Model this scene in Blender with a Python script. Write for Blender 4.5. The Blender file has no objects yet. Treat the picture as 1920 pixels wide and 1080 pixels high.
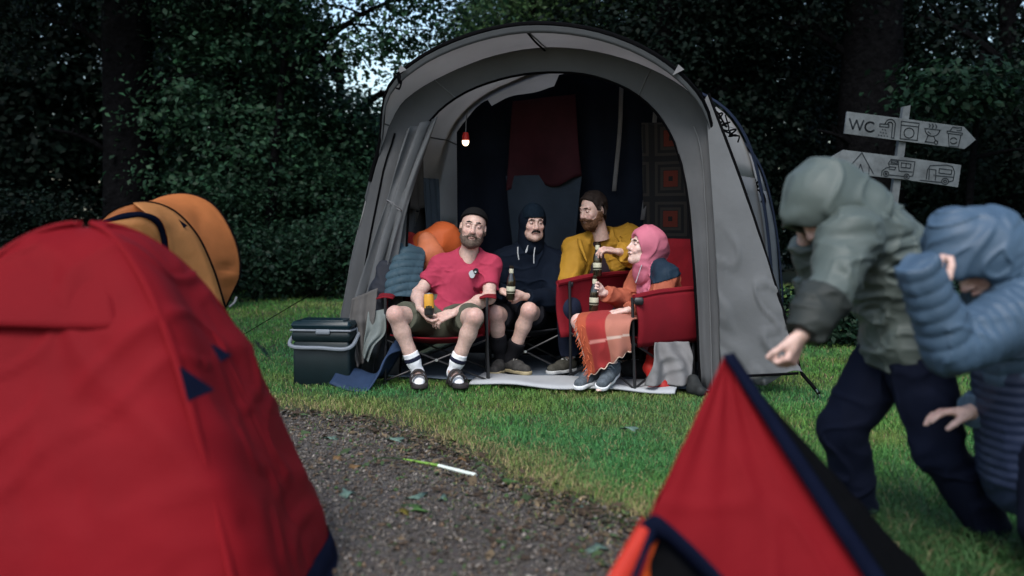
import bpy, math, random, time
import numpy as np
import openvdb
from mathutils import Vector, Matrix
T0 = time.time()
R = math.radians
rnd = random.Random(7)
rng = np.random.default_rng(7)
S = bpy.context.scene
COL = S.collection

# ------------------------------------------------------------------ camera
FPX, CAMH = 1900.0, 1.11
PITCH = math.atan(130.0 / FPX)
cam = bpy.data.cameras.new('camera')
cam.sensor_width = 36.0
cam.lens = 36.0 * FPX / 1920.0
cam.clip_start, cam.clip_end = 0.05, 500.0
cam.dof.use_dof = True
cam.dof.focus_distance = 6.8
cam.dof.aperture_fstop = 1.6
camo = bpy.data.objects.new('camera', cam)
camo.location = (0, 0, CAMH)
camo.rotation_euler = (math.pi / 2 - PITCH, 0, 0)
COL.objects.link(camo)
S.camera = camo

# ------------------------------------------------------------------ sky and light
SUN_EL, SUN_AZ = 50.0, 196.0          # azimuth clockwise from +Y: behind the camera, a little to the left
w = bpy.data.worlds.new('World'); S.world = w; w.use_nodes = True
nt = w.node_tree
bg = nt.nodes['Background']
sky = nt.nodes.new('ShaderNodeTexSky'); sky.sky_type = 'NISHITA'
sky.sun_disc = False
sky.sun_elevation = R(SUN_EL); sky.sun_rotation = R(SUN_AZ)
sky.air_density, sky.dust_density, sky.ozone_density = 1.3, 2.2, 3.0
nt.links.new(sky.outputs[0], bg.inputs[0])
bg.inputs[1].default_value = 0.125
sl = bpy.data.lights.new('sun', 'SUN'); sl.energy = 1.35; sl.angle = R(28); sl.color = (1.0, 0.98, 0.95)
so = bpy.data.objects.new('sun', sl); COL.objects.link(so)
sd = Vector((math.sin(R(SUN_AZ)) * math.cos(R(SUN_EL)), math.cos(R(SUN_AZ)) * math.cos(R(SUN_EL)), math.sin(R(SUN_EL))))
so.rotation_euler = sd.to_track_quat('Z', 'Y').to_euler()
S.view_settings.view_transform = 'Standard'
S.view_settings.look = 'None'
S.view_settings.exposure = 1.12
S.view_settings.gamma = 1.0
S.view_settings.use_curve_mapping = False
S.render.engine = 'CYCLES'
S.cycles.use_denoising = True
S.cycles.max_bounces = 8
S.cycles.transparent_max_bounces = 8
S.cycles.caustics_reflective = False
S.cycles.caustics_refractive = False
# ------------------------------------------------------------------ helpers
def V(*a): return np.array(a, dtype=np.float64)
_cp, _sp = math.cos(PITCH), math.sin(PITCH)
def at(u, v, Y):
    """photo pixel + real depth in metres -> point in the place"""
    x = (u - 960.0) / FPX; y = (540.0 - v) / FPX
    d = V(x, _cp + y * _sp, -_sp + y * _cp)
    return V(0, 0, CAMH) + d * (Y / d[1])
def nrm(v):
    v = np.asarray(v, float); return v / (np.linalg.norm(v) + 1e-12)
def lerp(a, b, t): return a + (b - a) * t
def sstep(a, b, x):
    t = np.clip((x - a) / (b - a), 0, 1); return t * t * (3 - 2 * t)

_LAT = rng.random((48, 48, 48)).astype(np.float32)
def vnoise(x, y, z):
    xi = np.floor(x).astype(int); yi = np.floor(y).astype(int); zi = np.floor(z).astype(int)
    fx = x - xi; fy = y - yi; fz = z - zi
    fx = fx * fx * (3 - 2 * fx); fy = fy * fy * (3 - 2 * fy); fz = fz * fz * (3 - 2 * fz)
    a, b, c = xi % 48, yi % 48, zi % 48
    a1, b1, c1 = (a + 1) % 48, (b + 1) % 48, (c + 1) % 48
    L = _LAT
    c00 = L[a, b, c] * (1 - fx) + L[a1, b, c] * fx; c10 = L[a, b1, c] * (1 - fx) + L[a1, b1, c] * fx
    c01 = L[a, b, c1] * (1 - fx) + L[a1, b, c1] * fx; c11 = L[a, b1, c1] * (1 - fx) + L[a1, b1, c1] * fx
    return ((c00 * (1 - fy) + c10 * fy) * (1 - fz) + (c01 * (1 - fy) + c11 * fy) * fz) * 2 - 1
def folds(x, y, z, sc=8.0):
    """ridged, warped noise: creases of worn cloth"""
    wx = vnoise(x * sc * .5 + 3, y * sc * .5, z * sc * .5); wz = vnoise(x * sc * .5, y * sc * .5 + 9, z * sc * .5 + 5)
    n = vnoise(x * sc + wx * 1.6, y * sc + wx, z * sc * 1.0 + wz * 1.6)
    return 1 - 2 * np.abs(n)

def creases(x, y, z, sc=4.0, w=.14):
    """thin sharp tension lines"""
    wx = vnoise(x * sc * .6 + 3, y * sc * .6 + 1, z * sc * .6)
    n = vnoise(x * sc + wx * 1.2 + 7, y * sc + wx, z * sc + 2)
    return np.exp(-(n / w) ** 2)
def catmull(pts, n):
    P = np.array(pts, float); k = len(P)
    d = np.r_[0, np.cumsum(np.sqrt(np.linalg.norm(np.diff(P, axis=0), axis=1)) + 1e-9)]
    t = np.linspace(0, d[-1], n)
    m = np.zeros_like(P)
    for i in range(k):
        if i == 0: m[i] = (P[1] - P[0]) / (d[1] - d[0])
        elif i == k - 1: m[i] = (P[-1] - P[-2]) / (d[-1] - d[-2])
        else: m[i] = ((P[i+1]-P[i])/(d[i+1]-d[i])*(d[i]-d[i-1]) + (P[i]-P[i-1])/(d[i]-d[i-1])*(d[i+1]-d[i])) / (d[i+1]-d[i-1])
    i = np.clip(np.searchsorted(d, t, side='right') - 1, 0, k - 2)
    h = d[i+1] - d[i]; s = ((t - d[i]) / h)[:, None]; h = h[:, None]
    return ((2*s**3-3*s**2+1)*P[i] + (s**3-2*s**2+s)*h*m[i] + (-2*s**3+3*s**2)*P[i+1] + (s**3-s**2)*h*m[i+1])

ORG = {}
def thing(name, label, cat, org, group=None):
    o = bpy.data.objects.new(name, None); COL.objects.link(o)
    o.location = tuple(org); o.empty_display_size = .1
    o['label'] = label; o['category'] = cat
    if group: o['group'] = group
    ORG[o.name] = np.array(org, float)
    return o
def tag(o, label=None, cat=None, group=None, kind=None):
    if label: o['label'] = label
    if cat: o['category'] = cat
    if group: o['group'] = group
    if kind: o['kind'] = kind
    return o
def mk(name, v, f, mat, parent=None, org=None, smooth=True, col=None, sharp=None):
    v = np.asarray(v, np.float64).reshape(-1, 3)
    if parent is not None: o0 = ORG[parent.name]
    else: o0 = np.zeros(3) if org is None else np.asarray(org, float)
    me = bpy.data.meshes.new(name)
    vv = (v - o0).astype(np.float32)
    if isinstance(f, np.ndarray):
        n, k = f.shape
        me.vertices.add(len(vv)); me.vertices.foreach_set('co', vv.ravel())
        me.loops.add(n * k); me.loops.foreach_set('vertex_index', f.astype(np.int32).ravel())
        me.polygons.add(n); me.polygons.foreach_set('loop_start', np.arange(0, n * k, k, dtype=np.int32))
        me.update(calc_edges=True)
    else:
        me.from_pydata(vv.tolist(), [], [list(map(int, q)) for q in f]); me.update()
    if smooth: me.polygons.foreach_set('use_smooth', np.ones(len(me.polygons), bool))
    if sharp: me.set_sharp_from_angle(angle=R(sharp))
    if col is not None:
        ca = me.color_attributes.new('Col', 'FLOAT_COLOR', 'POINT')
        c = np.ones((len(vv), 4), np.float32); c[:, :3] = col
        ca.data.foreach_set('color', c.ravel())
    if mat is not None: me.materials.append(mat)
    o = bpy.data.objects.new(name, me); COL.objects.link(o)
    if parent is not None: o.parent = parent
    else: o.location = tuple(o0)
    ORG[o.name] = o0
    return o
def copy_tree(o, loc=None, rotz=0.0, scale=None, parent=None):
    c = o.copy(); COL.objects.link(c); c.parent = parent
    if loc is not None: c.location = tuple(loc); c.rotation_euler = (0, 0, rotz)
    if scale is not None: c.scale = scale
    ORG[c.name] = np.array(c.location)
    for ch in [x for x in list(bpy.data.objects) if x.parent == o]:
        k = copy_tree(ch, parent=c)
    return c

class MB:
    """collects shapes for ONE mesh"""
    def __init__(s): s.v = []; s.f = []; s.n = 0
    def add(s, v, f):
        v = np.asarray(v, float).reshape(-1, 3); s.v.append(v); s.f += [[int(i) + s.n for i in q] for q in f]; s.n += len(v); return s
    def box(s, c, hx, hy, hz, M=None, bev=0.0):
        if bev <= 0:
            p = np.array([[x, y, z] for x in (-hx, hx) for y in (-hy, hy) for z in (-hz, hz)])
            f = [[0,1,3,2],[4,6,7,5],[0,4,5,1],[2,3,7,6],[0,2,6,4],[1,5,7,3]]
        else:
            b = bev; rings = []
            for z, k in ((-hz, b), (-hz + b, 0), (hz - b, 0), (hz, b)):
                r = []
                for sx, sy in ((1,1),(-1,1),(-1,-1),(1,-1)):
                    a0 = {(1,1):0,(-1,1):90,(-1,-1):180,(1,-1):270}[(sx,sy)]
                    for q in range(4):
                        a = R(a0 + q * 30); rr = b * .999
                        r.append([sx*(hx-b) + (rr-k*.7)*math.cos(a), sy*(hy-b) + (rr-k*.7)*math.sin(a), z])
                rings.append(r)
            p = np.array(rings).reshape(-1, 3); m = 16
            f = [[i*m+j, i*m+(j+1)%m, (i+1)*m+(j+1)%m, (i+1)*m+j] for i in range(3) for j in range(m)]
            f.append(list(range(m))[::-1]); f.append([3*m+j for j in range(m)])
        if M is not None: p = p @ np.asarray(M).T
        return s.add(p + np.asarray(c, float), f)
    def tube(s, pts, r, n=8, cap=True):
        P = np.array(pts, float); m = len(P)
        rr = np.full(m, r) if np.isscalar(r) else np.asarray(r, float)
        T = np.gradient(P, axis=0); T /= np.linalg.norm(T, axis=1)[:, None] + 1e-12
        u = np.cross(T[0], [0, 0, 1.0]);
        if np.linalg.norm(u) < .1: u = np.cross(T[0], [1.0, 0, 0])
        u = nrm(u); out = []
        for i in range(m):
            u = nrm(u - T[i] * np.dot(u, T[i])); b = np.cross(T[i], u)
            a = np.arange(n) * 2 * math.pi / n
            out.append(P[i] + rr[i] * (np.cos(a)[:, None] * u + np.sin(a)[:, None] * b))
        f = [[i*n+j, i*n+(j+1)%n, (i+1)*n+(j+1)%n, (i+1)*n+j] for i in range(m-1) for j in range(n)]
        if cap: f.append(list(range(n))[::-1]); f.append([(m-1)*n+j for j in range(n)])
        return s.add(np.concatenate(out), f)
    def lathe(s, prof, o, ax=(0, 0, 1), n=20):
        ax = nrm(ax); u = nrm(np.cross(ax, [1, 0.3, 0.1])); b = np.cross(ax, u)
        a = np.arange(n) * 2 * math.pi / n
        ring = np.cos(a)[:, None] * u + np.sin(a)[:, None] * b
        v = np.concatenate([np.asarray(o) + ax * z + ring * max(r, 1e-4) for r, z in prof]); m = len(prof)
        f = [[i*n+j, i*n+(j+1)%n, (i+1)*n+(j+1)%n, (i+1)*n+j] for i in range(m-1) for j in range(n)]
        f.append(list(range(n))[::-1]); f.append([(m-1)*n+j for j in range(n)])
        return s.add(v, f)
    def grid(s, P):
        P = np.asarray(P, float); a, b = P.shape[:2]
        f = [[i*b+j, (i+1)*b+j, (i+1)*b+j+1, i*b+j+1] for i in range(a-1) for j in range(b-1)]
        return s.add(P.reshape(-1, 3), f)
    def prism(s, pts, d):
        P = np.array(pts, float); n = len(P); Q = P + np.asarray(d, float)
        f = [list(range(n))[::-1], [n+i for i in range(n)]] + [[i, (i+1)%n, n+(i+1)%n, n+i] for i in range(n)]
        return s.add(np.concatenate([P, Q]), f)
    def mesh(s, name, mat, parent=None, org=None, smooth=True, sharp=35):
        return mk(name, np.concatenate(s.v), s.f, mat, parent, org, smooth, sharp=sharp)
def sheet(name, P, mat, parent=None, org=None, thick=.003, sub=0, closed=False):
    """a grid of points -> cloth with real thickness"""
    P = np.asarray(P, float); a, b = P.shape[:2]
    i, j = np.meshgrid(np.arange(a-1), np.arange(b-1), indexing='ij')
    f = np.stack([i*b+j, (i+1)*b+j, (i+1)*b+j+1, i*b+j+1], -1).reshape(-1, 4)
    o = mk(name, P.reshape(-1, 3), f, mat, parent, org)
    if thick:
        m = o.modifiers.new('thick', 'SOLIDIFY'); m.thickness = thick; m.offset = 0
    return o
def gnormals(P):
    du = np.gradient(P, axis=0); dv = np.gradient(P, axis=1)
    n = np.cross(du, dv); return n / (np.linalg.norm(n, axis=-1, keepdims=True) + 1e-12)
def loft(A, B, n, bulge=0.0, bdir=None):
    t = np.linspace(0, 1, n)[:, None, None]
    P = np.asarray(A)[None] * (1 - t) + np.asarray(B)[None] * t
    if bulge: P = P + (np.sin(np.pi * t) * bulge) * np.asarray(bdir, float)
    return P

# ---- signed-distance modelling for bodies and clothes
class Vol:
    def __init__(s, lo, hi, h):
        s.lo = np.asarray(lo, float); s.h = h
        s.n = np.ceil((np.asarray(hi, float) - s.lo) / h).astype(int) + 1
        s.D = np.ones(s.n, np.float32)
        s.ax = [s.lo[i] + h * np.arange(s.n[i]) for i in range(3)]
    def sub(s, lo, hi):
        a = np.clip(np.floor((np.asarray(lo) - s.lo) / s.h).astype(int), 0, s.n)
        b = np.clip(np.ceil((np.asarray(hi) - s.lo) / s.h).astype(int) + 1, 0, s.n)
        sl = tuple(slice(int(a[i]), int(b[i])) for i in range(3))
        return sl, (s.ax[0][sl[0]][:, None, None].astype(np.float32), s.ax[1][sl[1]][None, :, None].astype(np.float32), s.ax[2][sl[2]][None, None, :].astype(np.float32))
    def put(s, sl, d, k, mode):
        A = s.D[sl]
        if A.size == 0: return
        if mode == 'u':
            if k > 0:
                h = np.clip(k - np.abs(A - d), 0, None) / k; s.D[sl] = np.minimum(A, d) - h * h * k * .25
            else: s.D[sl] = np.minimum(A, d)
        elif mode == 's':
            d = -d
            if k > 0:
                h = np.clip(k - np.abs(A - d), 0, None) / k; s.D[sl] = np.maximum(A, d) + h * h * k * .25
            else: s.D[sl] = np.maximum(A, d)
    def cap(s, a, b, ra, rb=None, k=.02, f=None, ratio=1.0, mode='u', rib=0.0, nrib=1.0):
        a = np.asarray(a, float); b = np.asarray(b, float); rb = ra if rb is None else rb
        m = max(ra, rb) * max(1, ratio) + max(k, .04)
        sl, (X, Y, Z) = s.sub(np.minimum(a, b) - m, np.maximum(a, b) + m)
        ba = b - a; L = np.dot(ba, ba) + 1e-12
        px, py, pz = X - a[0], Y - a[1], Z - a[2]
        t = np.clip((px * ba[0] + py * ba[1] + pz * ba[2]) / L, 0, 1)
        px = px - t * ba[0]; py = py - t * ba[1]; pz = pz - t * ba[2]
        q = px * px + py * py + pz * pz
        if f is not None and ratio != 1.0:
            f = nrm(f); c = px * f[0] + py * f[1] + pz * f[2]
            q = q - c * c + (c / ratio) ** 2
        d = np.sqrt(q) - (ra + (rb - ra) * t)
        if rib: d = d - rib * np.sqrt(np.abs(np.sin(np.pi * t * nrib)))
        s.put(sl, d, k, mode); return s
    def chain(s, pts, rs, k=.02, f=None, ratio=1.0):
        for i in range(len(pts) - 1): s.cap(pts[i], pts[i+1], rs[i], rs[i+1], k, f, ratio)
        return s
    def ell(s, c, r, M=None, k=.02, mode='u'):
        c = np.asarray(c, float); r = np.asarray(r, float); m = r.max() + max(k, .04)
        sl, (X, Y, Z) = s.sub(c - m, c + m)
        x, y, z = X - c[0], Y - c[1], Z - c[2]
        if M is not None:
            M = np.asarray(M); x, y, z = (M[0,0]*x + M[1,0]*y + M[2,0]*z), (M[0,1]*x + M[1,1]*y + M[2,1]*z), (M[0,2]*x + M[1,2]*y + M[2,2]*z)
        k0 = np.sqrt((x/r[0])**2 + (y/r[1])**2 + (z/r[2])**2); k1 = np.sqrt((x/r[0]**2)**2 + (y/r[1]**2)**2 + (z/r[2]**2)**2) + 1e-9
        s.put(sl, k0 * (k0 - 1) / k1, k, mode); return s
    def plane(s, p, n):
        """keep the side the normal points away from"""
        p = np.asarray(p, float); n = nrm(n)
        d = ((s.ax[0] - p[0]) * n[0])[:, None, None] + ((s.ax[1] - p[1]) * n[1])[None, :, None] + ((s.ax[2] - p[2]) * n[2])[None, None, :]
        s.D = np.maximum(s.D, d.astype(np.float32)); return s
    def coords(s, band):
        I = np.nonzero(np.abs(s.D) < band)
        return I, s.ax[0][I[0]], s.ax[1][I[1]], s.ax[2][I[2]]
    def wrinkle(s, amp, sc, band=.03, st=(1, 1, 1), seed=0.0):
        I, x, y, z = s.coords(band)
        if len(x): s.D[I] -= (amp * folds(x * st[0] + seed, y * st[1] + seed * 2, z * st[2], sc)).astype(np.float32)
        return s
    def crease(s, amp, sc, band=.03, st=(1, 1, 1), seed=0.0, w=.16):
        I, x, y, z = s.coords(band)
        if len(x): s.D[I] -= (amp * creases(x * st[0] + seed, y * st[1] + seed * 2, z * st[2], sc, w)).astype(np.float32)
        return s
    def bumps(s, amp, sc, band=.03, seed=0.0):
        I, x, y, z = s.coords(band)
        if len(x): s.D[I] -= (amp * vnoise(x * sc + seed, y * sc, z * sc)).astype(np.float32)
        return s
    def mesh(s, iso=0.0, smooth=1):
        D = s.D.copy(); D[0] = D[-1] = 1; D[:, 0] = D[:, -1] = 1; D[:, :, 0] = D[:, :, -1] = 1
        D = np.clip(D, -.1, .1)
        g = openvdb.FloatGrid(.1); g.copyFromArray(np.ascontiguousarray(D))
        p, q = g.convertToQuads(iso)
        p = np.asarray(p, float); q = np.asarray(q).astype(np.int64)
        if len(p) == 0: return np.zeros((0, 3)), np.zeros((0, 4), int)
        for _ in range(smooth):
            acc = np.zeros_like(p); cnt = np.zeros(len(p))
            for a in range(4):
                np.add.at(acc, q[:, a], p[q[:, (a+1) % 4]]); np.add.at(cnt, q[:, a], 1)
            p = p * .5 + .5 * acc / np.maximum(cnt, 1)[:, None]
        P = p[q]; vol = np.einsum('ij,ij->i', P[:, 0], np.cross(P[:, 1], P[:, 2]) + np.cross(P[:, 2], P[:, 3])).sum()
        if vol < 0: q = q[:, ::-1]
        return p * s.h + s.lo, q

# ------------------------------------------------------------------ materials
def newmat(name):
    m = bpy.data.materials.new(name); m.use_nodes = True
    n = m.node_tree.nodes; return m, n, m.node_tree.links, n['Principled BSDF']
def N(n, t, **kw):
    x = n.new(t)
    for k, v in kw.items(): setattr(x, k, v)
    return x
def mat(name, col, rough=.7, var=.15, scale=5.0, bump=.0, bscale=60.0, metal=0.0, trans=0.0, weave=0.0, spec=.2, attr=False, detail=4.0, col2=None, sss=0.0, sheen=0.0, bdist=.004):
    m, n, L, b = newmat(name)
    tc = N(n, 'ShaderNodeTexCoord')
    no = N(n, 'ShaderNodeTexNoise'); no.inputs['Scale'].default_value = scale; no.inputs['Detail'].default_value = detail; no.inputs['Roughness'].default_value = .6
    L.new(tc.outputs['Object'], no.inputs['Vector'])
    ramp = N(n, 'ShaderNodeMapRange'); ramp.inputs['From Min'].default_value = .3; ramp.inputs['From Max'].default_value = .7
    L.new(no.outputs['Fac'], ramp.inputs['Value'])
    mx = N(n, 'ShaderNodeMix', data_type='RGBA')
    c = np.array(col[:3], float)
    a2 = np.array(col2, float) if col2 is not None else c * (1 + var)
    mx.inputs['A'].default_value = (*(c * (1 - var)), 1); mx.inputs['B'].default_value = (*np.clip(a2, 0, 1), 1)
    L.new(ramp.outputs[0], mx.inputs['Factor'])
    out = mx.outputs['Result']
    if attr:
        at_ = N(n, 'ShaderNodeVertexColor'); at_.layer_name = 'Col'
        mu = N(n, 'ShaderNodeMix', data_type='RGBA', blend_type='MULTIPLY'); mu.inputs['Factor'].default_value = 1
        L.new(out, mu.inputs['A']); L.new(at_.outputs['Color'], mu.inputs['B']); out = mu.outputs['Result']
    L.new(out, b.inputs['Base Color'])
    b.inputs['Roughness'].default_value = rough; b.inputs['Metallic'].default_value = metal
    b.inputs['Specular IOR Level'].default_value = spec
    if sheen: b.inputs['Sheen Weight'].default_value = sheen
    if sss:
        b.inputs['Subsurface Weight'].default_value = sss; b.inputs['Subsurface Radius'].default_value = (.012, .004, .002); b.inputs['Subsurface Scale'].default_value = .6
    nin = None
    if bump:
        bn = N(n, 'ShaderNodeTexNoise'); bn.inputs['Scale'].default_value = bscale; bn.inputs['Detail'].default_value = 5
        L.new(tc.outputs['Object'], bn.inputs['Vector'])
        bp = N(n, 'ShaderNodeBump'); bp.inputs['Strength'].default_value = bump; bp.inputs['Distance'].default_value = bdist
        L.new(bn.outputs['Fac'], bp.inputs['Height']); nin = bp
    if weave:
        wv = N(n, 'ShaderNodeTexVoronoi'); wv.inputs['Scale'].default_value = weave
        L.new(tc.outputs['Object'], wv.inputs['Vector'])
        bp2 = N(n, 'ShaderNodeBump'); bp2.inputs['Strength'].default_value = .25; bp2.inputs['Distance'].default_value = .001
        L.new(wv.outputs['Distance'], bp2.inputs['Height'])
        if nin: L.new(nin.outputs[0], bp2.inputs['Normal'])
        nin = bp2
    if nin: L.new(nin.outputs[0], b.inputs['Normal'])
    if trans:
        tr = N(n, 'ShaderNodeBsdfTranslucent'); L.new(out, tr.inputs['Color'])
        if nin: L.new(nin.outputs[0], tr.inputs['Normal'])
        ms = N(n, 'ShaderNodeMixShader'); ms.inputs[0].default_value = trans
        L.new(b.outputs[0], ms.inputs[1]); L.new(tr.outputs[0], ms.inputs[2])
        L.new(ms.outputs[0], n['Material Output'].inputs['Surface'])
    return m
# ------------------------------------------------------------------ the setting: lawn, gravel, wood
def edge_pts():
    """edge between gravel and lawn, from far left to near right"""
    px = [(-1500, 690), (-300, 735), (300, 768), (540, 783), (690, 800), (800, 838), (870, 872), (950, 922), (1090, 962), (1200, 1003), (1330, 1090), (1500, 1300), (1800, 1900)]
    out = []
    for u, v in px:
        Y = 1.11 * FPX / (v - 410.0); p = at(u, v, Y); out.append((p[0], p[1]))
    return np.array(out)
EDGE = edge_pts()
EC = catmull(np.c_[EDGE, np.zeros(len(EDGE))], 700)[:, :2]
_ed = np.gradient(EC, axis=0); _en = np.c_[_ed[:, 1], -_ed[:, 0]]; _en /= np.linalg.norm(_en, axis=1)[:, None]
if np.dot(_en[350], V(-.6, -.8)) < 0: _en = -_en
def edge_dist(x, y):
    """signed distance to the gravel edge: positive on the gravel"""
    x = np.asarray(x, float).ravel(); y = np.asarray(y, float).ravel(); out = np.empty(len(x))
    E_, Nn = EC[::2], _en[::2]
    for i in range(0, len(x), 20000):
        dx = x[i:i+20000, None] - E_[None, :, 0]; dy = y[i:i+20000, None] - E_[None, :, 1]
        j = np.argmin(dx * dx + dy * dy, axis=1); k = np.arange(len(j))
        s = dx[k, j] * Nn[j, 0] + dy[k, j] * Nn[j, 1]
        out[i:i+20000] = np.sign(s) * np.sqrt(dx[k, j]**2 + dy[k, j]**2)
    return out
def gz(x, y):
    return .014 * vnoise(np.asarray(x) * .9 + 5, np.asarray(y) * .9, np.zeros_like(np.asarray(x, float))) * sstep(1.0, 3.0, np.asarray(y))

M_lawn = None
def lawn_material():
    m, n, L, b = newmat('lawn_soil')
    tc = N(n, 'ShaderNodeTexCoord')
    a = N(n, 'ShaderNodeTexNoise'); a.inputs['Scale'].default_value = 1.1; a.inputs['Detail'].default_value = 8
    f = N(n, 'ShaderNodeTexNoise'); f.inputs['Scale'].default_value = 60; f.inputs['Detail'].default_value = 6
    L.new(tc.outputs['Object'], a.inputs[0]); L.new(tc.outputs['Object'], f.inputs[0])
    r = N(n, 'ShaderNodeValToRGB'); e = r.color_ramp.elements
    e[0].position = .35; e[0].color = (.020, .036, .012, 1); e[1].position = .7; e[1].color = (.055, .065, .022, 1)
    L.new(a.outputs[0], r.inputs[0])
    mx = N(n, 'ShaderNodeMix', data_type='RGBA', blend_type='MULTIPLY'); mx.inputs['Factor'].default_value = .7
    L.new(r.outputs[0], mx.inputs['A']); L.new(f.outputs['Color'], mx.inputs['B'])
    L.new(mx.outputs['Result'], b.inputs['Base Color']); b.inputs['Roughness'].default_value = .95
    bp = N(n, 'ShaderNodeBump'); bp.inputs['Strength'].default_value = .8; bp.inputs['Distance'].default_value = .02
    L.new(f.outputs[0], bp.inputs['Height']); L.new(bp.outputs[0], b.inputs['Normal'])
    return m
xs = np.unique(np.r_[np.linspace(-120, -8, 24), np.linspace(-8, 8, 110), np.linspace(8, 120, 24)])
ys = np.unique(np.r_[np.linspace(-60, 0, 12), np.linspace(0, 16, 110), np.linspace(16, 200, 30)])
GX, GY = np.meshgrid(xs, ys, indexing='ij')
tag(sheet('lawn', np.stack([GX, GY, gz(GX, GY)], -1), lawn_material(), thick=0), kind='structure')

def gravel_material():
    m, n, L, b = newmat('gravel')
    tc = N(n, 'ShaderNodeTexCoord')
    v1 = N(n, 'ShaderNodeTexVoronoi'); v1.inputs['Scale'].default_value = 95
    v2 = N(n, 'ShaderNodeTexVoronoi'); v2.inputs['Scale'].default_value = 230
    big = N(n, 'ShaderNodeTexNoise'); big.inputs['Scale'].default_value = 1.6; big.inputs['Detail'].default_value = 6
    for q in (v1, v2, big): L.new(tc.outputs['Object'], q.inputs['Vector'])
    r = N(n, 'ShaderNodeValToRGB'); e = r.color_ramp.elements
    e[0].position = .3; e[0].color = (.050, .041, .035, 1); e[1].position = .75; e[1].color = (.108, .096, .085, 1)
    L.new(big.outputs[0], r.inputs[0])
    hs = N(n, 'ShaderNodeHueSaturation'); hs.inputs['Saturation'].default_value = .15
    L.new(v1.outputs['Color'], hs.inputs['Color'])
    mx = N(n, 'ShaderNodeMix', data_type='RGBA', blend_type='OVERLAY'); mx.inputs['Factor'].default_value = .8
    L.new(r.outputs[0], mx.inputs['A']); L.new(hs.outputs[0], mx.inputs['B'])
    L.new(mx.outputs['Result'], b.inputs['Base Color']); b.inputs['Roughness'].default_value = .9
    ad = N(n, 'ShaderNodeMath', operation='ADD'); L.new(v1.outputs['Distance'], ad.inputs[0]); L.new(v2.outputs['Distance'], ad.inputs[1])
    bp = N(n, 'ShaderNodeBump'); bp.invert = True; bp.inputs['Strength'].default_value = 1; bp.inputs['Distance'].default_value = .012
    L.new(ad.outputs[0], bp.inputs['Height']); L.new(bp.outputs[0], b.inputs['Normal'])
    return m
_rows = np.r_[0, .03, .08, .16, .3, .5, .8, 1.2, 1.8, 2.6, 4, 6, 9]
_jit = .11 * vnoise(EC[:, 0] * 6, EC[:, 1] * 6, np.zeros(len(EC))) + .04 * vnoise(EC[:, 0] * 19, EC[:, 1] * 19, np.ones(len(EC)))
GP = []
for q in _rows:
    p = EC + _en * (_jit * math.exp(-q * 3))[:, None] + V(-.62, -.78) * q
    GP.append(np.c_[p, gz(p[:, 0], p[:, 1]) + .004 + .008 * min(1, q * 8)])
tag(sheet('gravel_path', np.array(GP), gravel_material(), thick=0), kind='structure')

# loose stones on the gravel
def stones(n):
    x = rng.uniform(-1.7, 1.0, n * 3); y = rng.uniform(2.4, 5.7, n * 3)
    d = edge_dist(x, y)
    ok = (d > -.05 + .04 * vnoise(x * 7, y * 7, x * 0)) & (np.abs(x) < y * .56 + .1)
    x, y = x[ok][:n], y[ok][:n]; n = len(x)
    s = rng.gamma(3.0, .0016, n) + .0018; s = np.minimum(s, .014)
    base = V(0, 0, 0) + np.array([[1,0,0],[-.9,.2,0],[0,1,.1],[.1,-1,0],[0,0,.7],[0,.1,-.6]])
    f = np.array([[0,2,4],[2,1,4],[1,3,4],[3,0,4],[2,0,5],[1,2,5],[3,1,5],[0,3,5]])
    a = rng.uniform(0, 6.28, n); ca, sa = np.cos(a), np.sin(a)
    sc = rng.uniform(.6, 1.3, (n, 1, 3)) * s[:, None, None]
    P = base[None] * sc + rng.normal(0, .12, (n, 6, 3)) * s[:, None, None]
    Q = np.stack([P[..., 0]*ca[:, None]-P[..., 1]*sa[:, None], P[..., 0]*sa[:, None]+P[..., 1]*ca[:, None], P[..., 2]], -1)
    Q += np.stack([x, y, gz(x, y) + .012 + s * .35], -1)[:, None]
    F_ = (f[None] + 6 * np.arange(n)[:, None, None]).reshape(-1, 3)
    g = rng.uniform(.45, 1.55, n); c = np.stack([g * 1.03, g, g * .96], -1)
    tone = rng.random(n); c[tone > .94] *= 2.1; c[(tone > .90) & (tone <= .94)] = V(.55, 1.15, .45); c[tone < .15] *= V(1.1, .85, .65)
    return Q.reshape(-1, 3), F_, np.repeat(c, 6, 0)
qv, qf, qc = stones(26000)
tag(mk('loose_gravel', qv, qf, mat('stone', (.088, .080, .073), .85, .2, 200, attr=True), col=qc, smooth=False), 'loose grey and brown gravel stones on the path', 'gravel', kind='stuff')

# crumbs of dead leaf and bark, thickest along the edge of the lawn
def litter(n):
    k = rng.integers(40, len(EC) - 60, n); d = rng.exponential(.28, n) - .10
    p = EC[k] + _en[k] * d[:, None] + rng.normal(0, .03, (n, 2))
    s = rng.gamma(2.5, .0045, n) + .003; a = rng.uniform(0, 6.28, n); b = a + rng.uniform(1.2, 1.9, n)
    u = np.stack([np.cos(a), np.sin(a), rng.uniform(-.2, .5, n)], -1) * s[:, None]; v = np.stack([np.cos(b), np.sin(b), rng.uniform(-.2, .5, n)], -1) * (s * rng.uniform(.25, .7, n))[:, None]
    c = np.c_[p, gz(p[:, 0], p[:, 1]) + .017 + .01 * rng.random(n)]
    P = np.stack([c - u, c - v + [0, 0, .003], c + u * .9, c + v], 1).reshape(-1, 3)
    t = rng.random(n)[:, None]; col = np.where(t < .55, [.050, .034, .022], np.where(t < .8, [.13, .095, .055], [.045, .075, .030])) * rng.uniform(.6, 1.4, n)[:, None]
    return P, np.arange(n * 4).reshape(-1, 4), np.repeat(col, 4, 0)
qv, qf, qc = litter(5200)
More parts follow.
